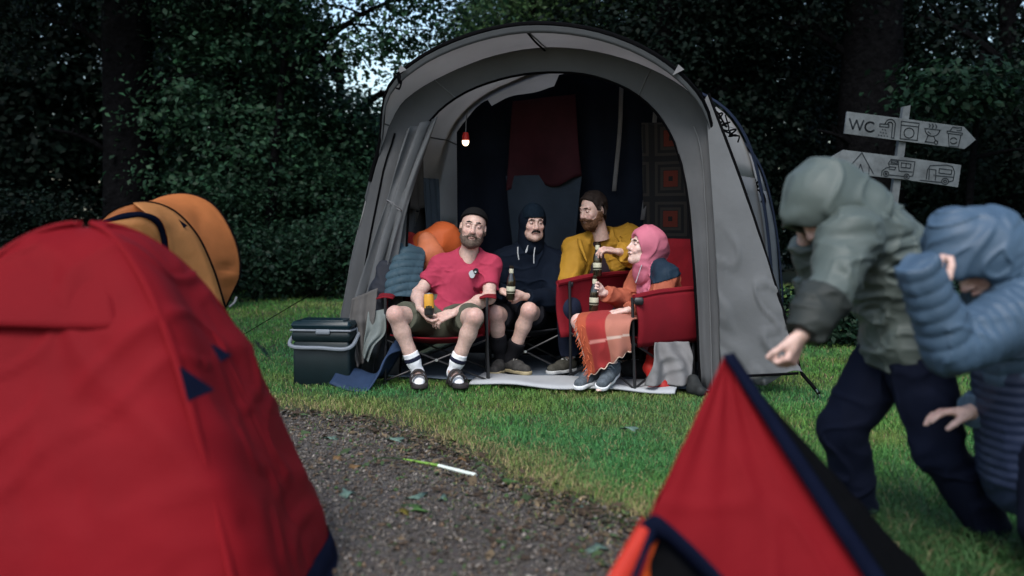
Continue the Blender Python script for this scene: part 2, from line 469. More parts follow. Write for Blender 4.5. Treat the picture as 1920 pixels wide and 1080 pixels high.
tag(mk('leaf_litter', qv, qf, mat('leaf_litter', (1, 1, 1), .85, .15, 60, attr=True), col=qc, smooth=False), 'brown leaf litter scattered along the edge of the gravel', 'leaf litter', kind='stuff')
# grass
def in_poly(x, y, poly):
    c = np.zeros(len(x), bool); n = len(poly)
    for i in range(n):
        x1, y1 = poly[i]; x2, y2 = poly[(i+1) % n]
        k = ((y1 > y) != (y2 > y)) & (x < (x2-x1) * (y-y1) / (y2-y1+1e-12) + x1); c ^= k
    return c
TENT_FLOOR = [(-1.22, 7.05), (1.26, 6.36), (2.2, 9.2), (-.5, 9.9)]
def blades(x, y, h, wd, lean, c, segs=2):
    n = len(x); a = rng.uniform(0, 6.283, n); la = rng.uniform(0, 6.283, n)
    z = gz(x, y)
    b = np.stack([x, y, z], -1); s = np.stack([np.cos(a), np.sin(a), 0*a], -1) * (wd * .5)[:, None]
    l = np.stack([np.cos(la), np.sin(la), 0*la], -1) * (h * lean)[:, None]
    m = b + l * .35 + V(0, 0, 1) * (h * .62)[:, None]; t = b + l + V(0, 0, 1) * (h * (1 - .35 * lean))[:, None]
    P = np.stack([b - s, b + s, m + s * .75, m - s * .75, t], 1)
    i = 5 * np.arange(n)[:, None]
    F3 = np.concatenate([i + [0, 1, 2], i + [0, 2, 3], i + [3, 2, 4]], 0)
    return P.reshape(-1, 3), F3, np.repeat(c, 5, 0)
def lawn_blades():
    N0 = 700000
    y = 3.0 + (17.0 - 3.0) * rng.random(N0) ** 1.5
    x = rng.uniform(-.60, .60, N0) * y
    den = np.clip((4.6 / y) ** .9, .12, 1.0)
    ok = rng.random(N0) < den
    x, y = x[ok], y[ok]
    e = edge_dist(x, y)
    e2 = e + .07 * vnoise(x * 5, y * 5, x * 0) + .04 * vnoise(x * 17, y * 17, x * 0)
    keep = (e2 < -.02) & (rng.random(len(x)) < sstep(.0, -.35, e2) * .9 + .1)
    keep |= (e2 >= -.02) & (e2 < .35) & (rng.random(len(x)) < .035)
    keep &= ~in_poly(x, y, TENT_FLOOR)
    keep &= ~((x < -.3) & (y < 3.5) & (x > -2.1))
    x, y, e2 = x[keep], y[keep], e2[keep]; n = len(x)
    pn = vnoise(x * 1.3, y * 1.3, x * 0 + 2); pf = vnoise(x * 6, y * 6, x * 0 + 7)
    h = (.026 + .02 * rng.random(n)) * (1 + .35 * pf) * (1 + .03 * np.clip(y - 6, 0, 8))
    wd = (.0030 + .0014 * rng.random(n)) * np.clip(y / 5.5, 1, 2.6)
    g = rng.uniform(.7, 1.35, n)
    green = np.array([.078, .190, .036]); yel = np.array([.160, .190, .048]); dry = np.array([.25, .20, .10]); deep = np.array([.042, .150, .050])
    k = np.clip(.38 + .55 * pn + rng.normal(0, .2, n), 0, 1)[:, None]
    c = deep * (1 - k) + green * k
    t = np.clip(.18 + .8 * vnoise(x * 2.2 + 9, y * 2.2, x * 0 + 4) + rng.normal(0, .22, n) + .75 * sstep(-.8, -.05, e2), 0, 1)[:, None]
    c = c * (1 - .75 * t) + yel * .75 * t
    dr = (rng.random(n) < .06 + .55 * sstep(-.6, .0, e2))[:, None]
    c = np.where(dr, dry, c) * (g * 1.28)[:, None]
    lean = rng.uniform(.3, 1.3, n)
    return blades(x, y, h, wd, lean, c)
M_grass = mat('grass_blade', (1, 1, 1), .55, .0, 10, attr=True, trans=.30, spec=.2)
gv, gf, gc = lawn_blades()
tag(mk('grass', gv, gf, M_grass, col=gc, smooth=False), 'short damp lawn grass in front of the grey tent', 'grass', kind='stuff')
print('grass', len(gf), time.time() - T0)
def long_grass():
    X = []; 
    for cx, cy, r, n in ((1.22, 3.55, .30, 1500), (1.45, 3.25, .28, 1300), (1.25, 3.05, .25, 1100), (1.62, 3.9, .3, 700), (1.75, 3.2, .25, 700)):
        X.append(np.c_[rng.normal(cx, r * .6, n), rng.normal(cy, r * .6, n)])
    X = np.concatenate(X); n = len(X)
    h = rng.uniform(.05, .16, n); wd = rng.uniform(.003, .0055, n); lean = rng.uniform(.5, 1.9, n)
    c = np.array([.05, .12, .04]) * rng.uniform(.6, 1.5, n)[:, None]
    d = rng.random(n) < .12; c[d] = np.array([.24, .20, .11]) * rng.uniform(.7, 1.2, d.sum())[:, None]
    return blades(X[:, 0], X[:, 1], h, wd, lean, c)
gv, gf, gc = long_grass()
tag(mk('long_grass', gv, gf, M_grass, col=gc, smooth=False), 'unmown tufts of long grass with straw stalks at right foreground', 'grass', kind='stuff')

# ---- leaves and trees
def leaf_cloud(cen, rad, nc, nl, rc, size, shell=.5, flat=.5, up=.8, seed=0, zmin=None, droop=0.0, keepf=None):
    r = np.random.default_rng(seed)
    d = r.normal(size=(nc, 3)); d /= np.linalg.norm(d, axis=1)[:, None]
    q = r.random(nc) ** (1 / (3.0 if shell <= 0 else 3 + 6 * shell))
    lump = 1 + .28 * vnoise(d[:, 0] * 2.2 + seed, d[:, 1] * 2.2, d[:, 2] * 2.2)
    C = d * (q * lump)[:, None] * np.asarray(rad) + np.asarray(cen)
    if keepf is not None: C = C[keepf(C)]
    C = np.repeat(C, nl, 0); n = len(C)
    off = r.normal(size=(n, 3)) * rc * V(1, 1, flat)
    P = C + off; P[:, 2] -= droop * np.abs(off[:, 0])
    if zmin is not None: P = P[P[:, 2] > zmin]
    n = len(P)
    out = (P - np.asarray(cen)); out /= np.linalg.norm(out, axis=1)[:, None] + 1e-9
    nn = V(0, 0, 1) * up + out * .45 + r.normal(size=(n, 3)) * .45; nn /= np.linalg.norm(nn, axis=1)[:, None]
    t = np.cross(nn, r.normal(size=(n, 3))); t /= np.linalg.norm(t, axis=1)[:, None] + 1e-9; b = np.cross(nn, t)
    s = size * r.uniform(.6, 1.35, n)[:, None]
    q0 = P - t * s * .5; q1 = P + b * s * .33 + nn * s * .08 - t * s * .05; q2 = P + t * s * .55 - nn * s * .12; q3 = P - b * s * .33 + nn * s * .08 - t * s * .05
    vv = np.stack([q0, q1, q2, q3], 1).reshape(-1, 3)
    ff = np.arange(n * 4).reshape(-1, 4)
    c = r.uniform(.55, 1.5, n)[:, None] * np.array([1, 1, 1.0]) * (1 + r.normal(0, .07, (n, 3)))
    return vv, ff, np.repeat(np.clip(c, .2, 2.5), 4, 0)
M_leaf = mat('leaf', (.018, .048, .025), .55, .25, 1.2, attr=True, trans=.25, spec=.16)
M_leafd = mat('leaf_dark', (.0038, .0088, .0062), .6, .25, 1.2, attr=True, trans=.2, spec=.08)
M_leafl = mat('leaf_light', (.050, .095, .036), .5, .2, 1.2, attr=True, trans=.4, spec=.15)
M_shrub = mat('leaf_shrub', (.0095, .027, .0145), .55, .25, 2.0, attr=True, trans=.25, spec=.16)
M_bark = mat('bark', (.0032, .0032, .0036), .95, .35, 7, bump=1.0, bscale=14, bdist=.04, spec=.02)
def limbed_trunk(r0, h, lean=(0, 0), limbs=(), seed=0, flare=1.5):
    r = random.Random(seed); m = MB()
    n = 14; P = []; Rr = []
    for i in range(n):
        t = i / (n - 1); z = h * t
        P.append((lean[0]*t + .06*math.sin(3*t+seed), lean[1]*t + .05*math.sin(4*t+seed*2), z - .15))
        Rr.append(r0 * (1 - .62 * t) * (1 + (flare - 1) * math.exp(-z * 2.2)))
    m.tube(P, Rr, 14)
    for (z, dx, dy, dz, rr) in limbs:
        t = min(1, z / h); b = V(lean[0]*t, lean[1]*t, z)
        e = b + V(dx, dy, dz); mid = (b + e) / 2 + V(0, 0, .12 * np.linalg.norm(e - b)) + V(r.uniform(-.1, .1), 0, 0)
        C = catmull([b, mid, e], 8); m.tube(C, np.linspace(rr, rr * .3, 8), 7)
        for q in range(3):
            k = C[3 + q]; e2 = k + V(r.uniform(-.5, .5), r.uniform(-.4, .4), r.uniform(0, .5)) * (.9 * np.linalg.norm(V(dx, dy, dz)) / 2)
            m.tube([k, (k + e2) / 2 + V(0, 0, .05), e2], [rr * .4, rr * .28, rr * .1], 5)
    return m
def tree(x, y, label, r0, h, crowns, lmat, lean=(0, 0), limbs=(), seed=0, name='leafy_tree', group=None, bark=None):
    t = thing(name, label, 'tree', (x, y, 0), group)
    o0 = V(x, y, 0)
    m = limbed_trunk(r0, h, lean, limbs, seed); m.v = [q + o0 for q in m.v]
    m.mesh('trunk', bark or M_bark, t)
    vs, fs, cs, k = [], [], [], 0
    for i, c in enumerate(crowns):
        c = dict(c); c['cen'] = o0 + V(*c['cen'])
        v, f, co = leaf_cloud(seed=seed * 13 + i, **c); vs.append(v); fs.append(f + k); cs.append(co); k += len(v)
    mk('crown', np.concatenate(vs), np.concatenate(fs), lmat, t, smooth=False, col=np.concatenate(cs))
    return t
LB = [(2.6, 1.2, -.3, .6, .09), (3.3, -1.3, .2, .8, .08), (4.2, .8, -.8, .9, .07), (1.9, -.9, -.5, .5, .06)]
def C_(cen, rad, nc, nl=26, rc=.30, size=.088, **k): return dict(cen=cen, rad=rad, nc=nc, nl=int(nl * 1.7), rc=rc, size=size, **k)
# trees along the edge of the wood
tree(-5.75, 15.2, 'huge old tree with a thick dark trunk behind the orange tent', .44, 12,
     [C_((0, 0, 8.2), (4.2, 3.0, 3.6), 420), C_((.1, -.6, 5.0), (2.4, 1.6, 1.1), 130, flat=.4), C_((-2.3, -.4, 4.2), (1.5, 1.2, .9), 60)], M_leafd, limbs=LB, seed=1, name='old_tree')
tree(-4.35, 16.0, 'leafy beech with low spreading branches right of the thick trunk', .16, 7,
     [C_((0, 0, 2.6), (1.5, 1.3, 2.3), 420, nl=30, flat=.32, zmin=.15), C_((.0, 0, 5.0), (1.35, 1.4, 1.3), 150)], M_leaf, limbs=LB, seed=2)
tree(-2.75, 16.6, 'rounded leafy tree left of the grey tent under the patch of sky', .14, 4,
     [C_((0, 0, 1.65), (1.45, 1.2, 1.6), 400, nl=30, flat=.32, zmin=.12)], M_leaf, limbs=LB[:2], seed=3)
tree(-3.6, 14.9, 'slender tree reaching a leafy branch across the bright sky gap', .09, 4.6,
     [C_((-.4, 0, 4.4), (1.0, .9, .9), 70, nl=22), C_((1.4, -.2, 4.15), (1.25, .5, .6), 70, nl=20, rc=.22), C_((2.5, -.2, 4.4), (.95, .5, .55), 38, nl=18, rc=.22), C_((1.2, -.2, 3.45), (1.0, .4, .4), 36, nl=16, rc=.2), C_((2.2, -.1, 3.5), (.9, .3, .35), 24, nl=14, rc=.18)],
     M_leaf, lean=(.4, 0), limbs=[(3.2, 2.9, -.1, 1.2, .05), (3.0, 1.2, -.1, .5, .035), (3.6, 1.9, .1, .2, .03), (3.4, -1.0, 0, .9, .04)], seed=4)
tree(.35, 19.5, 'pale green tree rising just behind the top of the grey tent', .15, 7,
     [C_((-.4, 0, 4.9), (.9, 1.0, .9), 80, nl=24), C_((.9, 0, 6.2), (1.6, 1.2, 1.6), 180)], M_leafl, limbs=LB, seed=5)
tree(2.4, 16.5, 'dark leafy tree directly behind the right half of the grey tent', .2, 9,
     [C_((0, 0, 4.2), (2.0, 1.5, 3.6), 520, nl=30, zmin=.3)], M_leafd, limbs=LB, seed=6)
tree(5.35, 15.4, 'broad dark trunk standing behind the wooden signpost', .55, 12,
     [C_((0, .3, 8.5), (4.0, 3.0, 3.8), 420), C_((-1.2, .2, 4.6), (1.6, 1.2, 1.0), 90, flat=.4)], M_leafd, limbs=LB, seed=7, name='old_tree')
tree(4.0, 17.4, 'dense dark tree between the grey tent and the signpost', .16, 8,
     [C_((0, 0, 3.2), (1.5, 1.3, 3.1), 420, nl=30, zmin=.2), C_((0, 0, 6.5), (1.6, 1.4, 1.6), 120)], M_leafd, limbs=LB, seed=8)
tree(7.3, 15.0, 'leafy tree at the right edge with sky glinting through its top', .18, 8,
     [C_((.3, 0, 1.9), (1.7, 1.4, 1.7), 360, nl=30, zmin=.2), C_((-.3, 0, 3.6), (1.5, 1.0, .5), 26, nl=20, rc=.24), C_((.6, 0, 4.3), (1.2, .9, .6), 14, nl=16, rc=.22)], M_leafd, limbs=LB, seed=9)
tree(6.0, 13.2, 'young maple whose leaves hang just above the signpost', .07, 3.4,
     [C_((-.35, -.2, 2.75), (.85, .5, .28), 46, nl=20, rc=.2, size=.11), C_((1.2, -.5, 1.75), (.3, .3, .3), 10, nl=12, rc=.16, size=.13)], mat('leaf_maple', (.008, .022, .012), .55, .25, 1.2, attr=True, trans=.25, spec=.1), limbs=[(2.6, -.8, -.3, .2, .03), (1.9, 1.1, -.4, -.1, .03), (2.8, .5, .2, .4, .03)], seed=10)
# darker trees deeper in the wood
k = 0
proto = None
for i, x in enumerate(np.arange(-15, 15.1, 2.15)):
    y = 21.5 + 2.2 * rnd.random() + (i % 2) * 1.5
    u = 960 + x / y * FPX
    sc = 1.0
    if 560 < u < 930: sc = .40
    elif u > 1690 and u < 1930: sc = .52
    elif 930 < u < 1100: sc = .8
    if proto is None:
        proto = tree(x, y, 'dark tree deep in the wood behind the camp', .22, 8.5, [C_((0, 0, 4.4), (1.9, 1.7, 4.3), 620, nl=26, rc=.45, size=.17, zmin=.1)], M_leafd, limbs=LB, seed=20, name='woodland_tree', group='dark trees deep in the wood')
        proto.scale = (1, 1, sc)
    else:
        copy_tree(proto, (x, y, 0), rnd.uniform(0, 6.28), (1.0, 1.0, sc))
tree(5.6, 5.2, 'unseen tall tree added beyond the right edge to shade that side', .3, 8, [C_((-.3, 0, 6.0), (2.8, 3.4, 1.8), 260, nl=14, rc=.4, size=.2)], M_leafd, limbs=LB, seed=30, name='added_shade_tree')  # unseen tree, added only to darken the right side of the clearing
tree(-5.8, 4.6, 'unseen tall tree added beyond the left edge to shade that side', .3, 8, [C_((.6, 0, 6.0), (2.8, 3.4, 1.8), 260, nl=14, rc=.4, size=.2)], M_leafd, limbs=LB, seed=31, name='added_shade_tree')  # its unseen counterpart, added to darken the left side
# shrubs at the foot of the wood
def shrub(x, y, rx, rz, n, label, m=None, size=.065, seed=0, rc=.16, name='shrub', group=None):
    t = thing(name, label, 'bush', (x, y, 0), group)
    b = MB()
    for j in range(6):
        a = j * 1.05 + seed; e = V(x + rx * .7 * math.cos(a), y + rx * .6 * math.sin(a), rz * rnd.uniform(.9, 1.5))
        b.tube([V(x, y, -.05), lerp(V(x, y, 0), e, .5) + V(0, 0, .1), e], [.016, .011, .004], 5)
    b.mesh('stem', M_bark, t)
    v, f, c = leaf_cloud((x, y, rz), (rx, rx * .8, rz), n, 24, rc, size, shell=.4, flat=.6, seed=seed + 50, zmin=.01)
    mk('foliage', v, f, m or M_shrub, t, smooth=False, col=c)
    return t
shrub(-3.55, 14.0, .75, .50, 150, 'low bright shrub just right of the orange tent', seed=1)
shrub(-2.75, 14.2, .8, .55, 170, 'rounded shrub at the edge of the lawn behind the cool box', seed=2)
shrub(-2.1, 13.8, .6, .62, 140, 'shrub half hidden behind the left side of the grey tent', seed=3)
shrub(-4.1, 14.9, .8, .95, 170, 'taller shrub rising behind the orange tent', seed=4)
shrub(-3.0, 15.2, .95, 1.05, 190, 'tall dark shrub under the rounded tree', seed=5)
shrub(-6.9, 14.6, 1.0, .8, 150, 'dark shrub left of the thick tree trunk', M_leafd, seed=6)
shrub(2.75, 9.0, .52, .26, 130, 'low ivy like bush on the lawn right of the grey tent', seed=7, size=.06, rc=.10)
shrub(3.55, 9.1, .55, .28, 120, 'low leafy bush beyond the running people', seed=8, size=.06, rc=.10)
shrub(4.35, 9.3, .55, .30, 120, 'low leafy bush at the far right of the lawn', seed=9, size=.06, rc=.10)
print('setting', time.time() - T0)
# ------------------------------------------------------------------ the grey awning tent
TY = R(16); TO = V(.187, 6.736, 0)
TU = V(math.cos(TY), -math.sin(TY), 0); TW = V(math.sin(TY), math.cos(TY), 0)
def TL(u, w_, z): return TO + TU * u + TW * w_ + V(0, 0, z)
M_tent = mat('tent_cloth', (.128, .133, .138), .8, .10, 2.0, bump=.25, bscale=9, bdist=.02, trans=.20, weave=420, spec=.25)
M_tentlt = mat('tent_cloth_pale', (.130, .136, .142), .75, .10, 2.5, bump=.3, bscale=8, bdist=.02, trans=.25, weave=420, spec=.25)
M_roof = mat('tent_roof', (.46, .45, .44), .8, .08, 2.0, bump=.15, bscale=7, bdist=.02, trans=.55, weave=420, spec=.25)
M_navy = mat('navy_webbing', (.008, .012, .024), .75, .2, 20, weave=500, spec=.08)
M_black = mat('black_cord', (.003, .003, .0035), .8, .2, 30, spec=.02)
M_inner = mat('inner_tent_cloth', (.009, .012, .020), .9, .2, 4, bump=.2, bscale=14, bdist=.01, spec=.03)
M_alu = mat('aluminium', (.55, .56, .58), .35, .08, 40, metal=1.0)
M_white = mat('white_fabric', (.34, .355, .37), .8, .06, 6, bump=.3, bscale=20)
tent = thing('awning_tent', 'large grey arched awning tent with its front open around the seated friends', 'tent', TO)
NA = 61
# arch profiles: (u, z) from left foot over the top to right foot
PF = [(-1.53, .0), (-1.43, .55), (-1.285, 1.15), (-1.125, 1.66), (-.98, 1.95), (-.72, 2.13), (-.38, 2.26), (0, 2.315), (.42, 2.26), (.76, 2.12), (.98, 1.95), (1.09, 1.78), (1.145, 1.25), (1.17, .6), (1.19, .0)]
PM = [(-1.36, .0), (-1.30, .55), (-1.22, 1.15), (-1.12, 1.60), (-.99, 1.88), (-.74, 2.09), (-.38, 2.22), (0, 2.27), (.42, 2.22), (.78, 2.09), (1.10, 1.90), (1.26, 1.66), (1.38, 1.2), (1.45, .6), (1.48, .0)]
def arch(prof, wfun):
    C = catmull([(a, b, 0) for a, b in prof], NA)
    return np.array([TL(c[0], wfun(c[1]), max(c[1], .01)) for c in C])
brim = lambda z: -.37 * sstep(1.55, 2.2, z)
A0 = arch(PF, brim)                       # front edge of the roof, leaning out over the door
A1 = arch(PF, lambda z: .0)
A1[:, 2] -= .085 * sstep(1.5, 2.3, A1[:, 2])
A2 = arch(PM, lambda z: 1.15)
PB = [(a * 1.03, b * .94) for a, b in PM]
A3 = arch(PB, lambda z: 2.55)
# roof and sides in one skin: front edge -> second hoop -> back hoop, sagging between hoops
def skin(A, B, n, sag):
    P = loft(A, B, n); c = TL(0, 0, .9)
    t = np.linspace(0, 1, n)[:, None, None]
    ctr = (A + B) / 2; inw = (TL(0, 1.2, 1.0) - ctr); inw[:, :] -= TW * (inw @ TW)[:, None]
    inw /= np.linalg.norm(inw, axis=1)[:, None]
    P = P + np.sin(np.pi * t) * sag * inw[None]
    nn = gnormals(P); P += nn * (.010 * folds(P[..., 0], P[..., 1], P[..., 2] * .5, 2.5))[..., None]
    return P
i0 = 10; i1 = NA - 10
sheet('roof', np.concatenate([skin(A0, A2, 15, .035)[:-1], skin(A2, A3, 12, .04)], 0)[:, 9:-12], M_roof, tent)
SK = np.concatenate([skin(A0, A2, 15, .035)[:-1], skin(A2, A3, 12, .04)], 0)
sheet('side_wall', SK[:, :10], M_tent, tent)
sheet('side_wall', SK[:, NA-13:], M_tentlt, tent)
# back wall
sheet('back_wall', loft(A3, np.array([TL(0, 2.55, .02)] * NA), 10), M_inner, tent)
# dark piped edge along the front of the roof, with the band under it
MB().tube(A0[12:-12], .016, 8).mesh('edge_piping', M_black, tent)
E0 = A0[11:-11]; E1 = E0 + V(0, 0, -.055) + TW * .012
sheet('roof_valance', loft(E0 + TW * -.012, E1, 4), mat('valance_cloth', (.07, .075, .08), .8, .1, 5), tent, thick=.004)
for A, nm in ((A2, 'hoop_sleeve'), (A3, 'hoop_sleeve')):
    cen = TL(0, 1.0, 1.0); o_ = A - cen; o_ /= np.linalg.norm(o_, axis=1)[:, None]
    sheet(nm, np.stack([A + o_ * .012 - TW * .05, A + o_ * .03, A + o_ * .012 + TW * .05], 0), M_navy, tent, thick=.004)
# front panel with the arched doorway
PO = [(-1.02, .02), (-.985, .55), (-.955, 1.05), (-.91, 1.45), (-.80, 1.755), (-.58, 1.935), (-.25, 2.045), (.08, 2.07), (.38, 2.025), (.65, 1.89), (.84, 1.67), (.94, 1.38), (.99, 1.0), (1.03, .5), (1.06, .02)]
CO = catmull([(a, b, 0) for a, b in PO], NA)
AO = np.array([TL(c[0], .035, c[1]) for c in CO])
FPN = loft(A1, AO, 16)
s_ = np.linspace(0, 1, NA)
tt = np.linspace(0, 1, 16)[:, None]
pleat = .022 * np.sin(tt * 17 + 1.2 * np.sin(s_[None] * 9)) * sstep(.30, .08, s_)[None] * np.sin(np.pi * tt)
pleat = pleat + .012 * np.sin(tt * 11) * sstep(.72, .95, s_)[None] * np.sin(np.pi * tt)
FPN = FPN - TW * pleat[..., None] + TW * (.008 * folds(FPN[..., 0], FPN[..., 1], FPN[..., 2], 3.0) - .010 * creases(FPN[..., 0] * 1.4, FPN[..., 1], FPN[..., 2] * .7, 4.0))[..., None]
sheet('front_panel', FPN, mat('tent_cloth_brim_shade', (.084, .087, .091), .8, .10, 2.0, bump=.25, bscale=9, bdist=.02, trans=.15, weave=420, spec=.2), tent)  # darker than the flap: the brim's shade is put into the cloth colour
MB().tube(AO - TW * .004, .009, 6).mesh('door_zip', M_black, tent)
MB().tube(FPN[4, :17] - TW * .012, .0065, 6).mesh('panel_seam', M_black, tent)
MB().tube(FPN[9, :15] - TW * .012, .004, 6).mesh('panel_seam', M_tent, tent)
MB().tube(FPN[6, NA-17:] - TW * .010, .0045, 6).mesh('panel_seam', M_tent, tent)
for j in (22, 38): MB().tube(FPN[:, j] - TW * .006, .004, 6).mesh('panel_seam', M_tent, tent)
for j in (16, 30, 44): MB().tube(SK[:, j] - V(0, 0, .004), .005, 6).mesh('roof_seam', M_tent, tent)
M_strap = mat('grey_strap', (.14, .14, .145), .8, .1, 30)
# swags of the left door, gathered and tied back inside the edge of the opening
def curtain():
    n, m = 34, 26
    top0, top1 = TL(-.93, -.03, 1.72), TL(-.72, .02, 1.80)
    mid0, mid1 = TL(-1.09, -.07, 1.16), TL(-.93, -.04, 1.18)
    bot0, bot1 = TL(-1.44, -.10, .10), TL(-1.10, -.13, .16)
    L_ = catmull([top0, mid0, bot0], n); R__ = catmull([top1, mid1, lerp(mid1, bot1, .5) + TU * -.02, bot1], n)
    t = np.linspace(0, 1, m)[None, :, None]
    P = L_[:, None] * (1 - t) + R__[:, None] * t
    s = np.linspace(0, 1, n)[:, None]
    tight = 1 - .75 * np.exp(-((s - .36) / .12) ** 2)
    P = P - TW * (.030 * np.sin(t[..., 0] * 15 + 2.5 * np.sin(s * 3.1)) * tight)[..., None] + TU * (.010 * np.sin(t[..., 0] * 22 + s * 7) * tight)[..., None]
    return P
sheet('door_curtain', curtain(), M_tentlt, tent)
c0 = TL(-1.0, -.10, 1.20)
a = np.linspace(0, 6.283, 20)
MB().tube([c0 + TU * .05 * math.cos(q) + V(0, 0, 1) * (.02 * math.sin(q) - .03 * math.cos(q)) - TW * .05 * math.sin(q) for q in a], .004, 6).mesh('tie_back', M_strap, tent)
# storm flap pegged out on the right
cor = at(1503, 700, 6.22); sb = TL(1.19, -.01, .05); st_ = TL(1.075, -.05, 1.86)
fl_in = catmull([st_, TL(1.13, -.06, 1.2), TL(1.17, -.05, .6), sb], 60)
fl_out = catmull([st_ + V(.02, 0, .03), lerp(st_, cor, .33) + V(.045, 0, 0), lerp(st_, cor, .68) + V(.03, 0, 0), cor], 60)
t = np.linspace(0, 1, 48)[None, :, None]
FP = fl_in[:, None] * (1 - t) + fl_out[:, None] * t
sg = np.linspace(0, 1, 60)[:, None]
crk = folds(FP[..., 0] * 1.0, FP[..., 1], FP[..., 2] * 1.0, 5.5)
FP = FP + V(0, -1, 0) * (.010 * crk * sstep(.15, .8, sg) + .018 * creases(FP[..., 0], FP[..., 1], FP[..., 2] * 1.1 + FP[..., 0] * .6, 5.0, .16) * sstep(.3, .7, sg) + .035 * np.sin(np.pi * t[..., 0]) * sg)[..., None]
FP[-1, :, 2] += .03 * np.sin(np.linspace(0, 1, 48) * 9)
sheet('storm_flap', FP, M_tentlt, tent)
MB().tube(fl_out, .010, 6).mesh('flap_cord', M_black, tent)
peg = at(1536, 748, 6.16)
MB().tube([cor, lerp(cor, peg, .5) + V(.015, 0, 0), peg + V(0, 0, .03)], .012, 6).mesh('pegging_strap', M_black, tent)
MB().tube([cor + V(-.02, 0, .0), cor + V(-.35, .02, -.02), sb + V(.05, 0, .0)], .009, 6).mesh('hem_cord', M_black, tent)
MB().tube([peg + V(-.02, 0, .06), peg + V(.0, 0, .02), peg + V(.02, .01, -.08)], .005, 6).mesh('peg', M_alu, tent)
# bundled guy lines on the right flank and the left shoulder
def tangle(p0, p1, seed, n=46, r=.02):
    g = random.Random(seed); out = []
    for i in range(n):
        q = i / (n - 1); out.append(lerp(p0, p1, q + .06 * math.sin(q * 40)) + V(g.uniform(-r, r), g.uniform(-r, r) - .03, g.uniform(-r, r)))
    return catmull(out, n * 3)
MB().tube(tangle(at(1262, 140, 6.25), at(1300, 168, 6.35), 1, 16, .02), .005, 5).mesh('guy_line', M_black, tent)
MB().tube(tangle(at(1300, 168, 6.4), at(1382, 262, 7.0), 2, 40, .03), .006, 5).mesh('guy_line', M_black, tent)
MB().tube(catmull([at(1340, 205, 6.7), at(1352, 240, 6.72), at(1366, 244, 6.74), at(1360, 215, 6.75)], 20), .005, 5).mesh('guy_line', M_black, tent)
MB().tube(tangle(at(1412, 330, 7.5), at(1432, 385, 7.5), 3, 16, .02), .007, 5).mesh('guy_line', M_black, tent)
MB().tube(tangle(at(744, 138, 6.62), at(750, 165, 6.62), 4, 18, .022), .006, 5).mesh('guy_line', M_black, tent)
for (u, v, Y) in ((752, 135, 6.6), (1272, 135, 6.18)):
    p = at(u, v, Y)
    MB().prism([p + V(-.035, 0, -.02), p + V(.035, 0, .015), p + V(.0, 0, .045)], (0, .006, 0)).mesh('guy_tab', M_strap, tent)
MB().tube(catmull([A0[30] + V(0, 0, -.01), lerp(A0[30], A1[30], .5) + V(.03, 0, -.03), A1[30] + V(.05, -.01, -.02)], 12), .007, 5).mesh('guy_line', M_black, tent)
# guy line left, running out to the lawn beside the cool box
gp = at(448, 632, 9.2); gp[2] = .03
MB().tube([A2[9] + V(-.02, 0, 0), gp], .004, 5).mesh('guy_line', M_black, tent)
MB().tube([gp + V(.0, 0, .05), gp + V(-.02, 0, -.05)], .006, 5).mesh('peg', M_alu, tent)
# floor and inner tent
fl = np.array([[TL(u, w_, .012 + .006 * vnoise(np.array(u * 6), np.array(w_ * 6), np.array(0.)))
                for u in np.linspace(-1.25, 1.12, 40)] for w_ in np.linspace(.0, 2.4, 30)])
sheet('groundsheet', fl, mat('groundsheet', (.13, .16, .20), .6, .2, 5, bump=.4, bscale=12), tent)
iw = []
for z in np.linspace(0, 1, 26):
    row = []
    for u in np.linspace(-1.02, 1.16, 60):
        top = 2.26 - .42 * abs(u / 1.18) ** 2.2 - .025 * abs(math.sin(u * 6.0 + .6)) ** 1.5 - (.10 if -.75 < u < -.2 else .02)
        row.append(TL(u, 1.27 + .02 * math.sin(u * 21 + z * 3) + .02 * math.sin(z * 4), .02 + (top - .02) * z))
    iw.append(row)
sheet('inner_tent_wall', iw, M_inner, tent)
M_strap = mat('grey_strap', (.14, .14, .145), .8, .1, 30)
def strap(u0, u1, w_, z0, z1, nm='door_strap'):
    C = catmull([TL(u0, w_, z1), TL(lerp(u0, u1, .4) + .012, w_ - .01, lerp(z1, z0, .4)), TL(u1, w_ - .01, z0)], 14)
    sheet(nm, np.stack([C - TU * .016, C + TU * .016], 0), M_strap, tent, thick=.005)
strap(.33, .28, 1.19, 1.32, 2.12); strap(.60, .50, 1.19, 1.10, 2.08)
# inside lining of the left wall hanging in soft folds
lw = []
for z in np.linspace(.05, 1, 24):
    row = []
    for w_ in np.linspace(.12, 1.24, 50):
        base = -1.24 + .10 * z
        row.append(TL(base - .02 + .028 * math.sin(w_ * 26 + 2 * math.sin(z * 3)) * (1.1 - .4 * z), w_, .03 + 1.72 * z))
    lw.append(row)
sheet('inner_curtain', lw, mat('inner_curtain', (.065, .067, .072), .85, .15, 4), tent)
print('tent', time.time() - T0)

